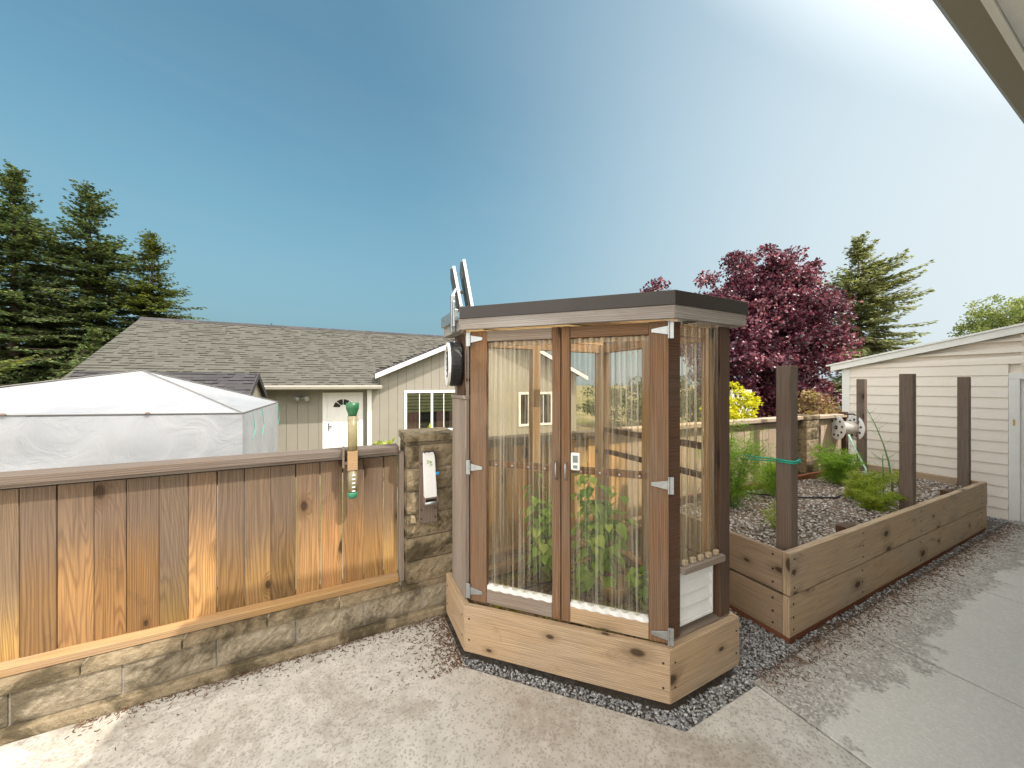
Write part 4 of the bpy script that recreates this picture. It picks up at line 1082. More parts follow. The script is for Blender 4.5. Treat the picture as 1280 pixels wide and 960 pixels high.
# side panel below the sheet: sill, closure blocks, lap siding, plank
part('sill', 'grey', lambda m: m.box(1.657, 2.012, 1.262, 1.335, .662, .697, 0))
def blocks(m):
    for k in range(5): m.box(1.675+k*.067, 1.708+k*.067, 1.277, 1.299, .699, .728, 0)
part('closure_block', 'light_wood', blocks, .004, pieces=True)
sd = None
def lap(m):
    for k in range(4):
        z0 = .375+k*.0725
        m.hexa([(1.657,1.308,z0),(1.952,1.308,z0),(1.952,1.345,z0),(1.657,1.345,z0),(1.657,1.332,z0+.0705),(1.952,1.332,z0+.0705),(1.952,1.345,z0+.0715),(1.657,1.345,z0+.0715)])
sd = part('siding_panel', 'white', lap, .001)
part('trim_strip', 'white', lambda m: m.box(1.954, 1.968, 1.310, 1.345, .36, .66, 2), .001, sd)
part('trim_strip', 'white', lambda m: m.box(1.657, 1.952, 1.300, 1.315, .358, .374, 0), .001, sd)
part('ledge_plank', 'grey', lambda m: m.box(1.60, 2.076, 1.287, 1.40, .285, .318, 0))
# left wall boards and fan opening
def lb(m):
    y = 2.12
    for wd in (.075, .055, .09, .07):
        m.box(.722-.022, .722-.001, y+.001, y+wd-.001, .316, 1.60, 2); y += wd
part('wall_boards', 'grey', lb, .002)
part('fan_board', 'frame_dark', lambda m: m.box(.712, .721, 2.18, 2.34, 1.62, 2.035, 2))
part('opening_sill', 'grey', lambda m: m.box(.69, .745, 2.12, 2.41, 1.602, 1.625, 1))
fan = part('vent_fan', 'black', lambda m: m.lathe([(.148,0),(.150,.01),(.150,.062),(.138,.075),(.05,.078)], (.710, 2.27, 1.835), (-.985,.17,0), 36), 0)
fan['label'] = 'round black extractor fan with white ring in the left wall'
part('fan_ring', 'white', lambda m: m.lathe([(.120,.072),(.146,.072),(.146,.088),(.120,.088),(.120,.072)], (.710, 2.27, 1.835), (-.985,.17,0), 36), 0, fan)
part('fan_blade', 'darkhole', lambda m: [m.box(.640, .646, 2.27-.08, 2.27+.08, 1.835+d-.006, 1.835+d+.006) for d in (-.08,-.04,0,.04,.08)], 0, fan, pieces=True)
# roof ------------------------------------------------------------------
RP = [(.65,2.065),(1.51,1.205),(2.115,1.205),(2.13,2.45),(.65,2.45)]
def off(poly, d):
    c = Vector((sum(p[0] for p in poly)/len(poly), sum(p[1] for p in poly)/len(poly))); out = []
    n = len(poly)
    for i in range(n):
        p0, p1, p2 = Vector(poly[i-1]), Vector(poly[i]), Vector(poly[(i+1)%n])
        e1 = (p1-p0).normalized(); e2 = (p2-p1).normalized()
        n1 = Vector((e1.y, -e1.x)); n2 = Vector((e2.y, -e2.x))
        bis = (n1+n2).normalized(); out.append(tuple(p1+bis*(d/max(.3, bis.dot(n1)))))
    return out
inn = off(RP, -.026)
def rafters(m):
    for y0 in (1.62, 2.02, 2.39): m.box(.80 if y0 > 2 else 1.16, 2.075, y0, y0+.038, 2.046, 2.125, 0)
rfp = part('roof', 'frame_in', rafters, 0)
def fasc(i):
    a, b = RP[i], RP[(i+1)%5]; c, d = inn[(i+1)%5], inn[i]
    part('fascia_board', 'fascia', lambda m: m.hexa([(*a,2.036),(*b,2.036),(*c,2.036),(*d,2.036),(*a,2.108),(*b,2.108),(*c,2.108),(*d,2.108)], 0), .004, rfp)
for i in range(5): fasc(i)
RO = off(RP, .006); RI = off(RP, -.012)
def flash(m):
    for i in range(3):
        a, b = RO[i], RO[(i+1)%5]; c, d = RI[(i+1)%5], RI[i]
        if i == 2: b = (RO[3][0], 2.45); c = (RI[3][0], 2.45)
        m.hexa([(*a,2.104),(*b,2.104),(*c,2.104),(*d,2.104),(*a,2.178),(*b,2.178),(*c,2.178),(*d,2.178)])
part('roof_flashing', 'brown_metal', flash, .002, rfp)
part('roof_sheet', 'roof_clear', lambda m: m.prism(off(RP, -.03), 2.130, 2.136), 0, rfp)
part('roof_flashing', 'galv', lambda m: m.box(.628, .648, 2.10, 2.45, 2.100, 2.172), .002, rfp)

# two small panels on the roof corner -------------------------------------
sp = thing('solar_panel', 'pair of small white edged black panels standing on the greenhouse roof corner', 'solar panel', (.67, 2.15, 2.18))
for (xb, xt, yb, z0, z1, yl) in ((.735, .688, 2.10, 2.185, 2.505, .26), (.672, .632, 2.14, 2.20, 2.465, .24)):
    ez = Vector((xt-xb, .035, z1-z0)); Lz = ez.length; ez.normalize(); ey = Vector((.275, .961, 0)).normalized(); ex = ey.cross(ez).normalized()
    m = MB(); m.obox((xb, yb, z0), ex, ey, ez, (0,.018), (0,yl), (0,Lz)); pn = m.build('panel', M['white'], sp, .003)
    m = MB(); m.obox((xb, yb, z0), ex, ey, ez, (-.016,-.001), (.008,yl-.008), (.012,Lz-.012)); m.build('cell_face', M['black'], pn, .002)
    m = MB(); m.obox((xb, yb, z0), ex, ey, ez, (.0185,.022), (.05,yl-.05), (.05,Lz-.05)); m.build('junction_plate', M['galv'], pn)
m = MB(); m.box(.615, .641, 2.14, 2.17, 2.03, 2.27); m.box(.612, .626, 2.09, 2.11, 2.06, 2.22); m.build('mast', M['galv'], sp, .003)
m = MB(); m.tube([(.63,2.155,2.27),(.65,2.16,2.31),(.70,2.17,2.30)], .012, 8); m.build('bracket', M['galv'], sp)

# thermometer on the right door
th = thing('thermometer', 'white digital thermometer stuck on the right greenhouse door', 'thermometer', tuple(O+EX*.665+EZ_*1.24))
m = MB(); cb(m, (.642, .694), (-.012, .004), (1.205, 1.305)); m.build('case', M['white'], th, .006)
m = MB(); cb(m, (.654, .682), (-.0145, -.0121), (1.25, 1.29)); m.build('screen', M['lcd'], th, .001)
m = MB(); cb(m, (.656, .680), (-.015, -.0121), (1.217, 1.235)); m.build('button', M['lcd'], th, .002)

# ------------------------------------------------------------------ things on fence and pillar
rg = thing('rain_gauge', 'tall yellowed tube gauge with green funnel top on the fence', 'rain gauge', (.048, 2.55, .93))
bx, by = .052, 2.545
m = MB(); m.lathe([(.026,1.485),(.028,1.50),(.040,1.535),(.041,1.572),(.036,1.574),(.030,1.55)], (bx,by,0)); m.build('funnel', M['green_plastic'], rg, smooth=True)
m = MB(); m.lathe([(.030,1.255),(.030,1.486)], (bx,by,0)); m.build('tube', M['tube'], rg, smooth=True)
m = MB(); m.box(bx-.031, bx+.031, by-.03, by+.03, 1.125, 1.252); br = m.build('bracket', M['rail_honey'], rg, .003)
m = MB(); m.lathe([(.030,.972),(.030,1.122)], (bx,by,0)); lt = m.build('lower_tube', M['tube'], rg, smooth=True)
m = MB()
for k in range(5): m.box(bx-.004, bx+.016, by-.0318, by-.0305, .985+k*.026, .993+k*.026)
m.pieces('scale_mark', M['white'], lt)
m = MB(); m.lathe([(.018,.934),(.029,.945),(.033,.972),(.031,.976)], (bx,by,0)); m.build('cup', M['mint_plastic'], rg, smooth=True)
m = MB(); m.box(bx-.062, bx-.048, by-.005, by+.10, 1.14, 1.27); m.box(bx-.047, bx-.03, by-.004, by+.02, 1.16, 1.18); m.build('mount_plate', M['post'], rg, .002)

dp = thing('dispenser', 'white tapered dispenser on a wooden backboard on the block pillar', 'dispenser', (.545, 2.51, .7))
m = MB(); m.box(.483, .612, 2.494, 2.516, .70, 1.215, 2); bb = m.build('backboard', M['post'], dp, .004)
m = MB(); 
for x_ in (.497, .597):
    for z_ in (.735, .80, 1.13): m.lathe([(.006,0),(.006,.003)], (x_, 2.494, z_), (0,-1,0), 8)
m.pieces('screw', M['black'], bb)
m = MB(); 
prof = [(0,.90),(0,1.205)]
m.hexa([(.512,2.440,.895),(.598,2.440,.895),(.598,2.492,.895),(.512,2.492,.895),(.505,2.476,1.208),(.590,2.476,1.208),(.590,2.492,1.208),(.505,2.492,1.208)])
cv = m.build('cover', M['white'], dp, .005)
# printed leaf motif on the cover
m = MB()
rr = random.Random(4)
for k in range(26):
    a = rr.uniform(0, 2*PI); rad = .026*math.sqrt(rr.random()); x_ = .549+rad*math.cos(a)*.85; z_ = 1.135+rad*math.sin(a)
    y_ = 2.440+(z_-.895)/.313*.036-.0012; s_ = rr.uniform(.003,.006); b_ = rr.uniform(0, PI)
    m.hexa([(x_-s_*math.cos(b_),y_-.0006,z_-s_*math.sin(b_)),(x_+s_*.5*math.sin(b_),y_-.0006,z_-s_*.5*math.cos(b_)),(x_+s_*.5*math.sin(b_),y_,z_-s_*.5*math.cos(b_)),(x_-s_*math.cos(b_),y_,z_-s_*math.sin(b_)),
            (x_-s_*.5*math.sin(b_),y_-.0006,z_+s_*.5*math.cos(b_)),(x_+s_*math.cos(b_),y_-.0006,z_+s_*math.sin(b_)),(x_+s_*math.cos(b_),y_,z_+s_*math.sin(b_)),(x_-s_*.5*math.sin(b_),y_,z_+s_*.5*math.cos(b_))])
m.build('leaf_emblem', plain('printed_leaf_green', (.22,.36,.06), .5), cv)
m = MB(); m.tube([(.515,2.470,1.209),(.52,2.465,1.222),(.545,2.466,1.214),(.575,2.465,1.222),(.590,2.468,1.19),(.598,2.462,1.13)], .005, 6); m.build('cord', M['black'], cv)
m = MB(); m.box(.507,.603,2.425,2.493,.845,.853); m.box(.507,.514,2.425,2.493,.853,.90); m.box(.596,.603,2.425,2.493,.853,.90); m.box(.515,.595,2.44,2.493,.885,.893); hb = m.build('holder', M['post'], dp, .002)
m = MB(); m.tube([(.510,2.428,.862),(.600,2.428,.862)], .010, 12); m.build('roller', M['galv'], hb, smooth=True)
m = MB(); m.lathe([(.010,0),(.012,.006),(.012,.02),(.008,.024)], (.596,2.468,1.055), (1,0,0), 14); m.build('knob', M['blue_plastic'], dp, smooth=True)
st = MB(); st.hexa([(.418,2.49,.715),(.462,2.485,.71),(.47,2.531,.712),(.42,2.531,.71),(.425,2.50,.765),(.455,2.495,.76),(.457,2.531,.758),(.427,2.531,.762)])
tag(st.build('stone', M['block'], None, .008), 'small chipped stone lump sticking out of the block pillar by the dispenser', 'stone')

# ------------------------------------------------------------------ raised bed
rb = thing('raised_bed', 'long raised garden bed of two stacked boards with tall corner posts', 'raised bed', (5.2, 1.84, -.07))
BX0, BX1, BY0, BY1 = 2.65, 7.12, 1.240, 2.44
def sbox(m, x0, x1, y0, y1, h0, h1, grain=0):
    a, b = zs(x0), zs(x1)
    m.hexa([(x0,y0,a+h0),(x1,y0,b+h0),(x1,y1,b+h0),(x0,y1,a+h0),(x0,y0,a+h1),(x1,y0,b+h1),(x1,y1,b+h1),(x0,y1,a+h1)], grain)
for h0, h1 in ((.012,.283),(.291,.575)):
    part('front_board', 'bed', lambda m: sbox(m, BX0, BX1, BY0-(0.004 if h0 > .1 else 0), BY0+.042, h0, h1), .006, rb)
    part('end_board', 'bed_side', lambda m: sbox(m, BX0+.004, BX0+.044, BY0+.044, BY1, h0, h1-.008, 1), .006, rb)
    part('end_board', 'bed', lambda m: sbox(m, BX1-.044, BX1-.002, BY0+.044, BY1, h0, h1-.004, 1), .006, rb)
    part('back_board', 'red_base' if h0 > .1 else 'bed_side', lambda m: sbox(m, BX0+.046, BX1-.046, BY1-.044, BY1-.003, h0, h1-.03), .006, rb)
part('base_strip', 'red_base', lambda m: (sbox(m, BX0+.01, BX1, BY0+.006, BY0+.05, -.035, .011), sbox(m, BX0+.012, BX0+.05, BY0+.05, BY1, -.035, .011, 1)), .003, rb, pieces=True)
def scr(m):
    for z_ in (.06,.14,.23,.34,.43,.53):
        m.lathe([(.007,0),(.007,.003),(.003,.004)], (BX0+.05, BY0+(-.004 if z_ > .29 else 0), z_), (0,-1,0), 8)
        m.lathe([(.007,0),(.007,.003),(.003,.004)], (BX0+.004, BY0+.10, z_), (-1,0,0), 8)
        for x_ in (3.72, 4.95, 6.9): m.lathe([(.007,0),(.007,.003)], (x_, BY0+(-.004 if z_ > .29 else 0), z_+zs(x_)), (0,-1,0), 8)
part('screw', 'black', scr, 0, rb, pieces=True)
for (x, y, zt, mt_) in ((2.770,1.288,1.828,'post'),(4.935,1.286,1.80,'post'),(6.985,1.35,1.79,'post'),(6.97,2.30,1.775,'post'),(5.02,2.30,1.80,'post')):
    part('post', mt_, lambda m: m.box(x, x+(.095 if x < 3 else .092), y, y+.092, zs(x)+.05, zt, 2), .005, rb)
part('post', 'post', lambda m: m.box(2.70, 2.79, 2.30, 2.39, .05, 1.10, 2), .005, rb)
def clips(m):
    for x, y in ((3.62,1.30),(6.05,1.30),(3.60,2.32),(4.75,2.30)): sbox(m, x, x+.16, y, y+.07, .44, .565)
part('brace_block', 'frame_dark', clips, .004, rb, pieces=True)
m = MB(); N = 40; rr = random.Random(8)
for j in range(9):
    for i in range(N+1):
        x = 2.695+(7.07-2.695)*i/N; y = 1.284+(2.395-1.284)*j/8
        m.v.append((x, y, zs(x)+.475+.012*math.sin(x*5+y*3)+.012*rr.uniform(-1,1)))
for j in range(8):
    for i in range(N):
        k = j*(N+1)+i; m.face([k,k+1,k+N+2,k+N+1],[(0,0)]*4)
m.build('soil', M['bedsoil'], rb, smooth=True)
r = np.random.default_rng(21); n = 8500
x = 2.70+(7.06-2.70)*r.random(n)**1.35; y = r.uniform(1.29, 2.39, n)
pebbles('bed_gravel', M['mulch_pebble'], np.stack([x, y, -.018*(x-2.65)+.478+.012*np.sin(x*5+y*3)+r.uniform(-.004,.006,n)], -1), .007, .018, 22)
# twine, drip hose, canes
tw = MB(); tw.tube([(4.12,2.59,.87),(3.6,2.08,.985),(2.765,1.37,1.165),(2.757,1.285,1.168),(2.80,1.277,1.162),(2.87,1.277,1.168),(2.876,1.30,1.17),(2.89,1.42,1.19)], .006, 6)
tw.tube([(4.12,2.592,.86),(3.5,2.0,.975),(2.764,1.36,1.152),(2.757,1.283,1.155),(2.80,1.278,1.150),(2.878,1.277,1.155)], .005, 6)
tag(tw.build('twine', M['twine'], None, smooth=True), 'teal twine tied round the near bed post and back to the fence', 'twine')
hz_ = MB(); pts = [(2.72,1.75,.50),(3.1,2.0,.505),(3.5,2.2,.51),(4.0,2.26,.50),(4.4,2.0,.47),(4.9,1.85,.44),(5.4,1.9,.42),(6.2,1.75,.39)]
hz_.tube(pts, .010, 8); tag(hz_.build('drip_hose', M['hose_black'], None, smooth=True), 'black drip hose snaking over the bed gravel', 'hose')
wh = MB(); wh.tube([(5.35,2.0,.44),(5.5,1.85,.50),(5.6,1.7,.44),(5.75,1.55,.42)], .006, 6)
tag(wh.build('white_tube', M['white'], None, smooth=True), 'thin white tube curving among the ferns in the bed', 'tube')
for k, (x, y, h, lx, lab) in enumerate(((5.62,1.62,1.0,-.12,'taller green asparagus stalk leaning left in front of the shed'),(5.30,1.60,.52,.0,'shorter green asparagus stalk standing upright in the bed'))):
    t = thing('asparagus_stalk', lab, 'plant', (x, y, zs(x)+.47))
    m = MB(); z0 = zs(x)+.46
    P_ = [Vector((x+lx*f*f*1.2+.01*math.sin(f*5), y+.16*f*f*(1 if k == 0 else 0), z0+h*f)) for f in (0,.2,.4,.6,.8,1)]
    m.tube(P_, [.010,.0095,.008,.006,.0045,.002], 7); m.build('stalk', M['stem'], t, smooth=True)
    m = MB(); rr = random.Random(k+5)
    for q_ in range(14):
        f = rr.uniform(.45, .98); i = min(4, int(f*5)); p = P_[i].lerp(P_[i+1], f*5-i); a = rr.uniform(0, 6.28)
        m.tube([p, p+Vector((math.cos(a)*.05, math.sin(a)*.05, .03)), p+Vector((math.cos(a)*.09, math.sin(a)*.09, .075))], [.0018,.0014,.0008], 4)
    m.pieces('side_shoot', M['stem'], t)
cn = MB(); cn.tube([(5.75,1.66,.36),(5.78,1.68,.78)], .009, 7); tag(cn.build('white_cane', M['white'], None), 'short white plastic cane stuck in the bed gravel', 'cane')
rs_ = thing('sprinkler_riser', 'black sprinkler riser standing among the bed ferns', 'sprinkler', (4.62, 2.1, .42))
m = MB(); m.tube([(4.62,2.1,.42),(4.62,2.1,.82)], .011, 8); m.build('pipe', M['black'], rs_, smooth=True)
m = MB(); m.lathe([(.018,.80),(.03,.83),(.03,.86),(.012,.90),(.006,.98)], (4.62,2.1,0), n=12); m.tube([(4.57,2.1,.84),(4.52,2.1,.78)], .012, 6); m.tube([(4.65,2.09,.86),(4.70,2.08,.83)], .012, 6); m.build('head', M['black'], rs_, smooth=True)

# ------------------------------------------------------------------ hose reel
hr = thing('hose_reel', 'round white hose reel with two drilled discs by the shed corner', 'hose reel', (7.0, 2.5, 1.03))
c = Vector((6.93, 2.50, 1.03))
ax = Vector((.80, -.60, 0)).normalized(); a_ = ax.orthogonal().normalized(); b_ = ax.cross(a_)
for s in (-1, 1):
    m = MB(); m.lathe([(.03,-.006),(.175,-.006),(.190,0),(.175,.006),(.03,.006)], c+ax*s*.12, ax, 36); d_ = m.build('disc', M['white'], hr, smooth=False)
    m = MB()
    for k in range(9):
        a = 2*PI*k/9+.2; p = c+ax*(s*.12)+a_*math.cos(a)*.125+b_*math.sin(a)*.125
        m.lathe([(.019,-.0085),(.019,.0085)], p, ax, 10)
    m.lathe([(.032,-.012),(.032,.012)], c+ax*s*.12, ax, 14)
    m.pieces('hole', M['darkhole'], d_)
m = MB(); m.lathe([(.095,-.112),(.10,-.06),(.098,.0),(.10,.06),(.095,.112)], c, ax, 24); m.build('drum', plain('stained_white_hose', (.62,.56,.50), .6, vary=.25), hr, smooth=True)
m = MB(); m.tube([c-ax*.16, c+ax*.17], .012, 8); m.box(7.0, 7.05, 2.5, 2.61, 1.0, 1.06); m.build('axle', M['galv'], hr)
m = MB(); m.tube([c+ax*.16, c+ax*.2+b_*.0, c+ax*.22+Vector((0,0,.13)), c+ax*.10+Vector((0,0,.21)), c-ax*.02+Vector((0,0,.205))], .012, 8); m.build('crank', M['black'], hr, smooth=True)
hp = MB(); hp.tube([(6.80,2.42,.94),(6.72,2.30,.70),(6.55,2.15,.52),(6.46,2.1,.38)], .011, 8); tag(hp.build('garden_hose', M['hose_green'], None, smooth=True), 'pale green garden hose hanging down from the reel', 'hose')
# ------------------------------------------------------------------ plants
def rot_rand(n, r):
    a = r.normal(size=(n,3)); a /= np.linalg.norm(a, axis=1)[:,None]; return a
def leaves_at(pts, r, L0, L1, wr, outward=None, up=.3, bend=.25):
    """one folded four-triangle leaf per point"""
    n = len(pts); d = rot_rand(n, r)
    if outward is not None: d = d*.8+outward*.7
    d[:,2] += up*r.uniform(-1,1,n); d /= np.linalg.norm(d, axis=1)[:,None]
    s = np.cross(d, rot_rand(n, r)); s /= np.linalg.norm(s, axis=1)[:,None]+1e-6; nn = np.cross(d, s)
    L = r.uniform(L0, L1, n)[:,None]; W = L*wr
    p = np.asarray(pts)
    base = p; tip = p+d*L-nn*L*bend; mid = p+d*L*.5
    l_ = mid+s*W+nn*L*bend*.35; r_ = mid-s*W+nn*L*bend*.35
    v = np.stack([base, r_, tip, l_, mid], 1)
    f = np.array([(0,1,4),(1,2,4),(2,3,4),(3,0,4)])
    return v.reshape(-1,3), (f[None]+(np.arange(n)*5)[:,None,None]).reshape(-1,3)

def broadleaf(name, label, cat, base, height, crown, blobs, nclump, per, leafL, mat, seed, trunk_r=.12, group=None, limbs=16, clump_r=.35, trunk=True, wr=.33):
    """crown: list of ellipsoids (dx,dy,dz,rx,ry,rz) relative to base"""
    r = np.random.default_rng(seed); base = Vector(base)
    t = thing(name, label, cat, base, group)
    B = np.array(base)
    vol = np.array([b[3]*b[4]*b[5] for b in crown]); k = r.choice(len(crown), nclump, p=vol/vol.sum())
    cr = np.array(crown)
    d = rot_rand(nclump, r); rad = r.random(nclump)**.42
    cc = B+cr[k,:3]+d*cr[k,3:]*rad[:,None]
    cc += r.normal(0, .12, cc.shape)*clump_r*1.5
    sz = clump_r*r.uniform(.5, 1.3, nclump)
    cnt = (per*r.uniform(.5,1.4,nclump)).astype(int)
    idx = np.repeat(np.arange(nclump), cnt)
    q = r.normal(size=(len(idx),3)); q /= np.linalg.norm(q,axis=1)[:,None]; q *= (r.random(len(idx))**.5)[:,None]
    q[:,2] *= .65
    pts = cc[idx]+q*sz[idx][:,None]
    v, f = leaves_at(pts, r, leafL*.65, leafL*1.3, wr, q)
    npmesh('crown', v, f, mat, t)
    if trunk:
        m = MB(); rr = random.Random(seed)
        zc = min(c[2]-c[5]*.2 for c in crown)
        fork = base+Vector((0,0,max(zc, height*.18)))
        m.tube([base+Vector((0,0,-.1)), base.lerp(fork,.5)+Vector((rr.uniform(-.05,.05),0,0)), fork], [trunk_r*1.2, trunk_r, trunk_r*.85], 10)
        for i in range(limbs):
            e = Vector(cc[r.integers(nclump)]); mid = fork.lerp(e,.5)+Vector((rr.uniform(-.2,.2),rr.uniform(-.2,.2),.12*(e-fork).length))
            m.tube([fork-Vector((0,0,.05)), fork.lerp(mid,.5), mid, mid.lerp(e,.55), e], [trunk_r*.55, trunk_r*.4, trunk_r*.28, trunk_r*.16, trunk_r*.05], 6)
        m.build('trunk', M['bark'], t, smooth=True)
    return t

def conifer(name, label, base, height, radius, cb_, seed, mat, group=None, whorl=.55, nper=6, droop=.25, tip=.12, power=.85, sp=9, lop=None, wid=.10, lean=(0,0), spray=.42):
    r = np.random.default_rng(seed); base = np.array(base, float)
    t = thing(name, label, 'tree', tuple(base), group)
    V = []; br = MB(); cnt = 0
    ts = lambda h: base+np.array([lean[0]*h/height, lean[1]*h/height, h])
    h = cb_
    while h < height-.15:
        f = (h-cb_)/(height-cb_); Lr = radius*((1-f)**power)*(.75+.25*math.sin(f*19+seed))+tip
        for k in range(max(4, int(nper*(1-.55*f)))):
            if r.random() < .10: continue
            a = r.uniform(0, 2*PI); L = Lr*r.uniform(.45, 1.22)
            if lop is not None:
                L *= 1+lop[1]*math.cos(a-lop[0])
                if L < .15: continue
            el_ = (-.15+.9*f**2)+r.normal(0, .12)
            d = np.array([math.cos(a)*math.cos(el_), math.sin(a)*math.cos(el_), math.sin(el_)])
            p0 = ts(h+r.uniform(-.3,.3)); droop_ = droop*r.uniform(.5, 1.7); n = max(3, int(L/.22))
            s = np.linspace(.0, 1, n)
            pts = p0+d*L*s[:,None]; pts[:,2] += -droop_*L*(s**1.6)*(1-f*.5)+.14*L*s**4
            if L > .5: br.tube([pts[0], pts[n//2], pts[-1]], [.012+.012*L, .008+.006*L, .004], 4, False)
            side = np.cross(d, [0,0,1]); side /= np.linalg.norm(side)
            for i in range(n):
                if s[i] < .05 and f < .85: continue
                m_ = int(sp*(.6+.6*(1-abs(2*s[i]-1))))
                aa = r.uniform(-1, 1, m_); ww = (1-s[i]*.55)*spray*(.22+.78*min(1, L/2.0))
                dd = d*r.uniform(.35,1.0,(m_,1))+side*np.sign(aa)[:,None]*r.uniform(.3,1.0,(m_,1))+np.array([0,0,1])*r.uniform(-.45,.12,(m_,1))
                dd /= np.linalg.norm(dd,axis=1)[:,None]
                pp = pts[i]+side*(aa*ww*.5)[:,None]+r.normal(0,.04,(m_,3)); ln = ww*r.uniform(.5,1.1,(m_,1))
                wv = np.cross(dd, rot_rand(m_, r)*.6+np.array([0,0,1.])); wv /= np.linalg.norm(wv,axis=1)[:,None]+1e-6
                wv = wv*wid*r.uniform(.6,1.3,(m_,1))*.5
                V.append(np.stack([pp-wv*.4, pp+dd*ln*.55-wv, pp+dd*ln, pp+dd*ln*.5+wv], 1))
        h += whorl*(1.0-.5*f)*r.uniform(.75,1.25)
    V = np.concatenate(V); n = len(V)
    npmesh('crown', V.reshape(-1,3), np.arange(n*4).reshape(n,4), mat, t)
    m = br; m.tube([ts(-.3), ts(height*.35), ts(height*.7), ts(height)], [.016*height+.03, .012*height+.02, .006*height+.01, .01], 8)
    m.build('trunk', M['bark'], t, smooth=True)
    return t
def G(px, Y, z=-.66): p = P(px, Y); return (p.x, p.y, z)

conifer('conifer_tree', 'tallest dark fir at the left edge of the picture', G(18, 21), 15.5, 5.2, 1.5, 1, M['fir'], None, .36, 15, .22, power=.66, sp=14, wid=.12, spray=.55)
conifer('conifer_tree', 'broad dark fir second from the left edge', G(112, 23), 15.4, 6.0, 1.2, 2, M['fir'], None, .36, 15, .25, power=.66, sp=14, wid=.12, spray=.55)
conifer('conifer_tree', 'yellow green fir nearest the house roof, shortest of the three', G(190, 25), 13.2, 5.2, 1.0, 3, M['fir_gold'], None, .34, 14, .28, power=.72, sp=14, wid=.11, spray=.50)
conifer('conifer_tree', 'dark fir filling in behind the leftmost two firs', G(66, 30), 15.0, 4.2, 1.0, 14, M['fir'], None, .40, 13, .25, power=.66, sp=12, wid=.14, spray=.6)
conifer('conifer_tree', 'low dark fir just left of the house roof', G(118, 17), 5.0, 2.8, .6, 15, M['fir'], None, .33, 10, .25, sp=16, wid=.12, spray=.5)
conifer('conifer_tree', 'small fir tip poking over the house ridge', G(340, 34), 8.4, 1.6, 3.0, 16, M['fir'], None, .6, 6)
conifer('cedar_tree', 'yellow green cedar with drooping sprays behind the tent at far left', G(-45, 10.5), 3.25, 3.2, .6, 5, M['fir_gold'], None, .26, 10, .34, power=.5, wid=.07, sp=16)
conifer('spruce_tree', 'pale open spruce leaning right behind the purple tree', G(1076, 24), 12.6, 6.6, 1.5, 8, M['fir_pale'], None, .42, 15, .16, lop=(math.atan2(-.439,.8985), .28), power=.80, lean=(-.1,.1), sp=15, wid=.12, spray=.70)
broadleaf('round_tree', 'pale yellow green leafy tree beyond the shed roof at right', 'tree', G(1262, 26), 7.5, [(0,0,7.2,2.2,2.2,1.8),(1.6,-1.0,7.3,2.0,2.0,1.7),(-1.6,1.0,6.2,1.4,1.4,.9)], None, 170, 70, .17, M['airy'], 31, .16, None, 14, .55)
pb = G(966, 11.0)
broadleaf('plum_tree', 'big purple leaved plum tree behind the greenhouse', 'tree', pb, 6.8,
          [(0,0,5.1,1.3,1.3,1.75),(.45,-.2,4.7,1.5,1.3,1.5),(-1.3,.55,4.9,1.35,1.2,1.45),(.9,-.5,3.3,1.25,1.2,1.4),(-.7,.3,3.0,2.0,1.6,1.7),(-1.9,.95,4.1,.9,.9,1.2),(0,0,1.9,1.7,1.4,.9),(-3.2,1.6,5.45,.55,.5,.28),(-2.5,1.25,5.0,.6,.5,.5)],
          None, 760, 160, .09, M['plum'], 41, .17, None, 34, .38, wr=.38)
broadleaf('bronze_shrub', 'bronze and pink leaved shrub below the purple tree', 'shrub', G(1025, 9.0), 2.4, [(0,0,1.3,1.0,.9,1.0),(.8,-.4,1.0,.8,.7,.9),(-.9,.4,.9,.8,.7,.8)], None, 110, 80, .075, M['mixed'], 42, .04, None, 10, .26)
broadleaf('golden_shrub', 'bright golden yellow shrub behind the fence', 'shrub', G(920, 6.4), 2.4, [(0,0,2.05,.30,.30,.34),(.22,-.1,2.05,.22,.2,.12),(-.25,.1,1.7,.35,.3,.45),(.05,-.05,1.5,.35,.3,.4)], None, 70, 55, .06, M['gold'], 43, .03, None, 9, .12)
for px, Y, sx, h, lab, sd_ in ((1150, 18, 2.4, 3.0, 'dark hedge behind the shed and spruce', 51), (830, 19, 3.5, 3.0, 'dark hedge behind the greenhouse and purple tree', 52), (560, 33, 5, 4.2, 'far green hedge beyond the house', 53), (-120, 19, 4.5, 4.0, 'green hedge at the left beyond the tent', 54)):
    broadleaf('hedge', lab, 'hedge', G(px, Y), h, [(0,0,h*.5,sx,sx*.6,h*.5),(sx*.7,-sx*.4,h*.4,sx*.7,sx*.5,h*.4),(-sx*.7,sx*.4,h*.42,sx*.7,sx*.5,h*.42)], None, 130, 80, .16, M['hedge'], sd_, .08, None, 8, .5)
# weeds at the foot of the neighbour wall, just over the fence
for px, Y, zt_, lab, sd_ in ((477, 3.6, 1.22, 'yellow green weed tuft showing over the fence beside the rain gauge', 61), (500, 3.3, 1.21, 'small weed tuft between fence end and block pillar', 62), (534, 3.1, 1.36, 'sprig of weed above the block pillar', 63)):
    b_ = G(px, Y)
    broadleaf('weed', lab, 'weed', b_, 2.0, [(0,0,zt_+.60,.08,.08,.07),(.02,0,zt_+.35,.10,.10,.2)], None, 16, 18, .05, M['weed'], sd_, .008, None, 5, .05)

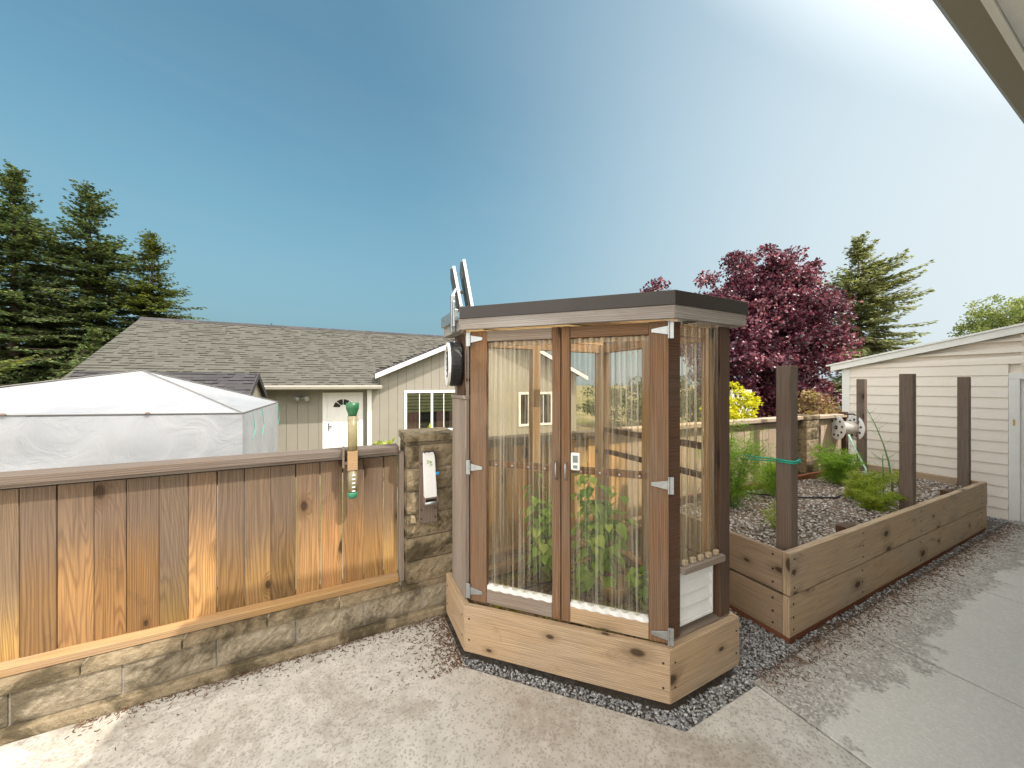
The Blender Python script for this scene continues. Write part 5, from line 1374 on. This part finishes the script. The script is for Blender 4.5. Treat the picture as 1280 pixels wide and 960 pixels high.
# feathery asparagus ferns ------------------------------------------------
def fern(label, x, y, h, spread, nst, seed, mat, lean=(0,0), dens=1.0):
    r = np.random.default_rng(seed); z0 = zs(x)+.47
    t = thing('asparagus_fern', label, 'fern', (x, y, z0)); m = MB(); VV = []
    for k in range(nst):
        a = r.uniform(0, 2*PI); sp_ = spread*r.uniform(.25, 1.0); H = h*r.uniform(.65, 1.05)
        top = np.array([x+math.cos(a)*sp_+lean[0], y+math.sin(a)*sp_*.7+lean[1], z0+H*(1-.25*sp_/max(spread,.01))])
        b0 = np.array([x+r.normal(0,.03), y+r.normal(0,.03), z0-.01]); mid = (b0+top)/2+np.array([-(math.cos(a)*sp_+lean[0])*.22, -(math.sin(a)*sp_)*.15, H*.16])
        S = np.linspace(0,1,9)[:,None]; pts = (1-S)**2*b0+2*S*(1-S)*mid+S**2*top
        m.tube([tuple(p) for p in pts], [.0045*(1-.7*i/8) for i in range(9)], 5)
        for i in range(2, 9):
            for q_ in range(int(7*dens)):
                p = pts[i]+(pts[i-1]-pts[i])*r.random(); bd = rot_rand(1, r)[0]; bd[2] = abs(bd[2])*.5-.05; bd /= np.linalg.norm(bd)
                bl = h*.30*(1-.55*i/9)*r.uniform(.6,1.4); e = p+bd*bl-np.array([0,0,bl*.18])
                nn = int(15*dens); s_ = r.random(nn)[:,None]; pp = p+(e-p)*s_
                dd = rot_rand(nn, r)*.9+bd; dd /= np.linalg.norm(dd,axis=1)[:,None]; L = r.uniform(.018,.042,(nn,1))
                wv = np.cross(dd, rot_rand(nn, r)); wv /= np.linalg.norm(wv,axis=1)[:,None]+1e-6; wv *= .0016
                VV.append(np.stack([pp-wv, pp+dd*L-wv*.5, pp+dd*L+wv*.5, pp+wv], 1))
    V = np.concatenate(VV); n = len(V)
    npmesh('fronds', V.reshape(-1,3), np.arange(n*4).reshape(n,4), mat, t); m.build('stem', M['stem'], t)
fern('tall feathery green fern at the back of the bed left of the near post', 3.55, 2.15, .92, .42, 22, 71, M['fern'], (-.02,-.02))
fern('feathery fern behind the near post', 4.35, 2.2, .50, .34, 12, 72, M['fern'])
fern('domed bright green fern beneath the hose reel', 5.62, 2.10, .56, .36, 24, 73, M['fern'])
fern('low yellowing fern sprawling in front of the domed fern', 5.05, 1.75, .34, .42, 15, 74, M['fern_yellow'], (.1,-.05))
fern('lowest yellow green fern flopped by the middle post', 4.75, 1.50, .24, .30, 12, 75, M['fern_yellow'], (.1,-.02))
fern('sparse young fern sprout beside the near post', 3.25, 1.62, .30, .10, 4, 76, M['fern_yellow'], (0,0), .5)
fern('wispy fern seedling at the right of the bed gravel', 6.3, 1.75, .28, .14, 5, 77, M['fern_yellow'], (0,0), .6)

# vegetables in the greenhouse --------------------------------------------
def lobed_leaf(V, F, p, d, L, r):
    d = Vector(d).normalized(); s = d.cross(Vector((0,0,1)))
    s = s.normalized() if s.length > 1e-3 else Vector((1,0,0)); n = s.cross(d); tilt = r.uniform(-.4,.4); s = (s*math.cos(tilt)+n*math.sin(tilt)).normalized(); n = s.cross(d)
    out = [(0,0),(.40,.02),(.52,.35),(.40,.62),(.20,.80),(0,1.05),(-.20,.80),(-.40,.62),(-.52,.35),(-.40,.02)]
    b = len(V)
    for a, c_ in out: V.append(tuple(Vector(p)+d*L*c_+s*L*a+n*L*(.18*abs(a)*1.5-.35*c_*c_)))
    V.append(tuple(Vector(p)+d*L*.4-n*L*.02))
    for i in range(10): F.append((b+i, b+(i+1)%10, b+10))
def vine(label, x, y, z0, h, wx, seed, nst, nl, L0, L1, lean=(0,0)):
    r = random.Random(seed); t = thing('bean_plant', label, 'plant', (x, y, z0)); V = []; F = []; m = MB()
    for k in range(nst):
        top = Vector((x+r.uniform(-wx,wx)+lean[0], y+r.uniform(-wx,wx)*.6+lean[1], z0+h*r.uniform(.5,1.0))); b0 = Vector((x+r.uniform(-.03,.03), y+r.uniform(-.03,.03), z0-.02))
        pts = [b0.lerp(top, f)+Vector((.03*math.sin(f*7+k), .03*math.cos(f*6+k), .10*math.sin(f*PI)*h)) for f in (0,.2,.4,.6,.8,1)]
        m.tube(pts, [.006,.0055,.005,.004,.003,.002], 5)
        for q_ in range(nl):
            f = r.uniform(.08, 1.0); i = min(4, int(f*5)); p = pts[i].lerp(pts[i+1], f*5-i); a = r.uniform(0, 6.28); pl = r.uniform(.03,.10)
            d = Vector((math.cos(a), math.sin(a), r.uniform(-.35,.25))); e = p+d*pl+Vector((0,0,.02)); m.tube([p, e], .0016, 4, False)
            lobed_leaf(V, F, e, d+Vector((0,0,-.3)), r.uniform(L0,L1)*(1.1-.45*f), r)
    npmesh('leaves', V, F, M['veg'], t); m.build('stem', M['stem'], t)
vine('big leafy bean plant in the middle of the greenhouse behind the right door', 1.62, 1.93, .26, .92, .20, 81, 11, 18, .06, .11)
vine('climbing bean plant behind the left greenhouse door', 1.36, 2.20, .25, .88, .14, 82, 9, 18, .045, .08)
vine('low trailing plant on the soil at the right inside the greenhouse', 1.80, 1.72, .25, .28, .20, 83, 7, 11, .05, .085, (.04,-.12))
vine('slim young plant at the back corner of the greenhouse by the bed', 1.86, 2.12, .25, .78, .08, 84, 3, 12, .03, .055)
bk = thing('basket', 'round straw coloured fibre pot on the greenhouse soil', 'pot', (1.66, 1.80, .25))
m = MB(); m.lathe([(.07,.235),(.10,.30),(.115,.36),(.10,.362),(.085,.33)], (1.66,1.80,0), n=20); m.build('bowl', wood('straw_fibre', (.50,.33,.17), (.28,.16,.08), greyamt=.1, knots=0), bk, smooth=True)
dh = MB(); dh.tube([(.95,2.10,.262),(1.15,2.12,.275),(1.35,2.06,.30),(1.55,2.08,.32),(1.62,2.2,.34)], .007, 6); tag(dh.build('drip_hose', M['hose_black'], None, smooth=True), 'thin black drip line across the greenhouse soil', 'hose')
r = np.random.default_rng(91); n = 900
px_ = r.uniform(.8, 2.05, n); py_ = r.uniform(1.32, 2.42, n); k = (px_+py_ > 2.93)
pebbles('soil_crumbs', mk_stone('soil_crumbs', [(0,(.07,.04,.02)),(.6,(.22,.14,.08)),(1,(.55,.42,.30))]), np.stack([px_, py_, np.full(n,.247)],-1)[k], .006, .018, 92)

# background garden furniture ----------------------------------------------
tl = thing('trellis', 'white lattice trellis beside the golden shrub', 'trellis', G(928, 7.0))
c0 = Vector(G(918, 7.0)); c1 = Vector(G(937, 7.05)); ex = (c1-c0); Lx = ex.length; ex.normalize(); ey = Vector((-ex.y, ex.x, 0))
m = MB(); m.obox(c0, ex, ey, (0,0,1), (Lx,Lx+.05), (0,.05), (0,2.18)); m.obox(c0, ex, ey, (0,0,1), (-.05,0), (0,.05), (0,2.18)); m.obox(c0, ex, ey, (0,0,1), (-.05,Lx+.05), (0,.05), (2.182,2.24)); m.build('frame', M['white'], tl, .003)
m = MB(); H_ = 2.18
for k in range(-10, 4):
    for sgn, yy in ((1, .012), (-1, .030)):
        a0 = k*.11; 
        x0_, z0_ = (a0, .6) if sgn > 0 else (a0+H_*.5, .6)
        pts = [(x0_+sgn*s_*.5, .6+s_) for s_ in np.linspace(0, 1.55, 24)]
        pts = [p for p in pts if 0 <= p[0] <= Lx]
        if len(pts) > 1: m.obox(c0+ex*pts[0][0]+Vector((0,0,pts[0][1]))+ey*yy, (ex*sgn*.447+Vector((0,0,.894))), ey, (ex*(-.894)*sgn+Vector((0,0,.447))), (0, math.dist(pts[0], pts[-1])), (0,.010), (-.010,.010))
m.build('lattice', M['white'], tl)
lf = thing('lattice_fence', 'grey green lattice topped fence far behind the short fence', 'fence', G(1015, 10))
c0 = Vector(G(984, 10.2)); c1 = Vector(G(1075, 9.4)); ex = (c1-c0); Lx = ex.length; ex.normalize(); ey = Vector((-ex.y, ex.x, 0))
m = MB()
for k in range(-4, int(Lx/.16)+2):
    for sgn, yy in ((1,.01),(-1,.028)):
        a0 = k*.16; pts = [(a0+sgn*s_, s_) for s_ in np.linspace(0,.42,10)]; pts = [p for p in pts if 0 <= p[0] <= Lx]
        if len(pts) > 1: m.obox(c0+ex*pts[0][0]+Vector((0,0,1.25+pts[0][1]))+ey*yy, (ex*sgn*.7071+Vector((0,0,.7071))), ey, (ex*-.7071*sgn+Vector((0,0,.7071))), (0, math.dist(pts[0], pts[-1])), (0,.012), (-.02,.02))
gl_ = plain('lattice_grey_green', (.16,.19,.18), .8); m.build('lattice', gl_, lf)
m = MB(); m.obox(c0, ex, ey, (0,0,1), (0,Lx), (-.01,.06), (1.67,1.73)); m.obox(c0, ex, ey, (0,0,1), (0,Lx), (0,.05), (1.18,1.248)); m.build('rail', gl_, lf)
m = MB(); m.obox(c0, ex, ey, (0,0,1), (0,Lx), (0,.03), (0,1.178)); m.build('board_panel', gl_, lf)
for f_ in (.02, .52, .98): m = MB(); m.obox(c0+ex*Lx*f_, ex, ey, (0,0,1), (-.06,.06), (-.075,-.012), (0,1.86)); m.build('post', M['rail_honey'], lf, .004)
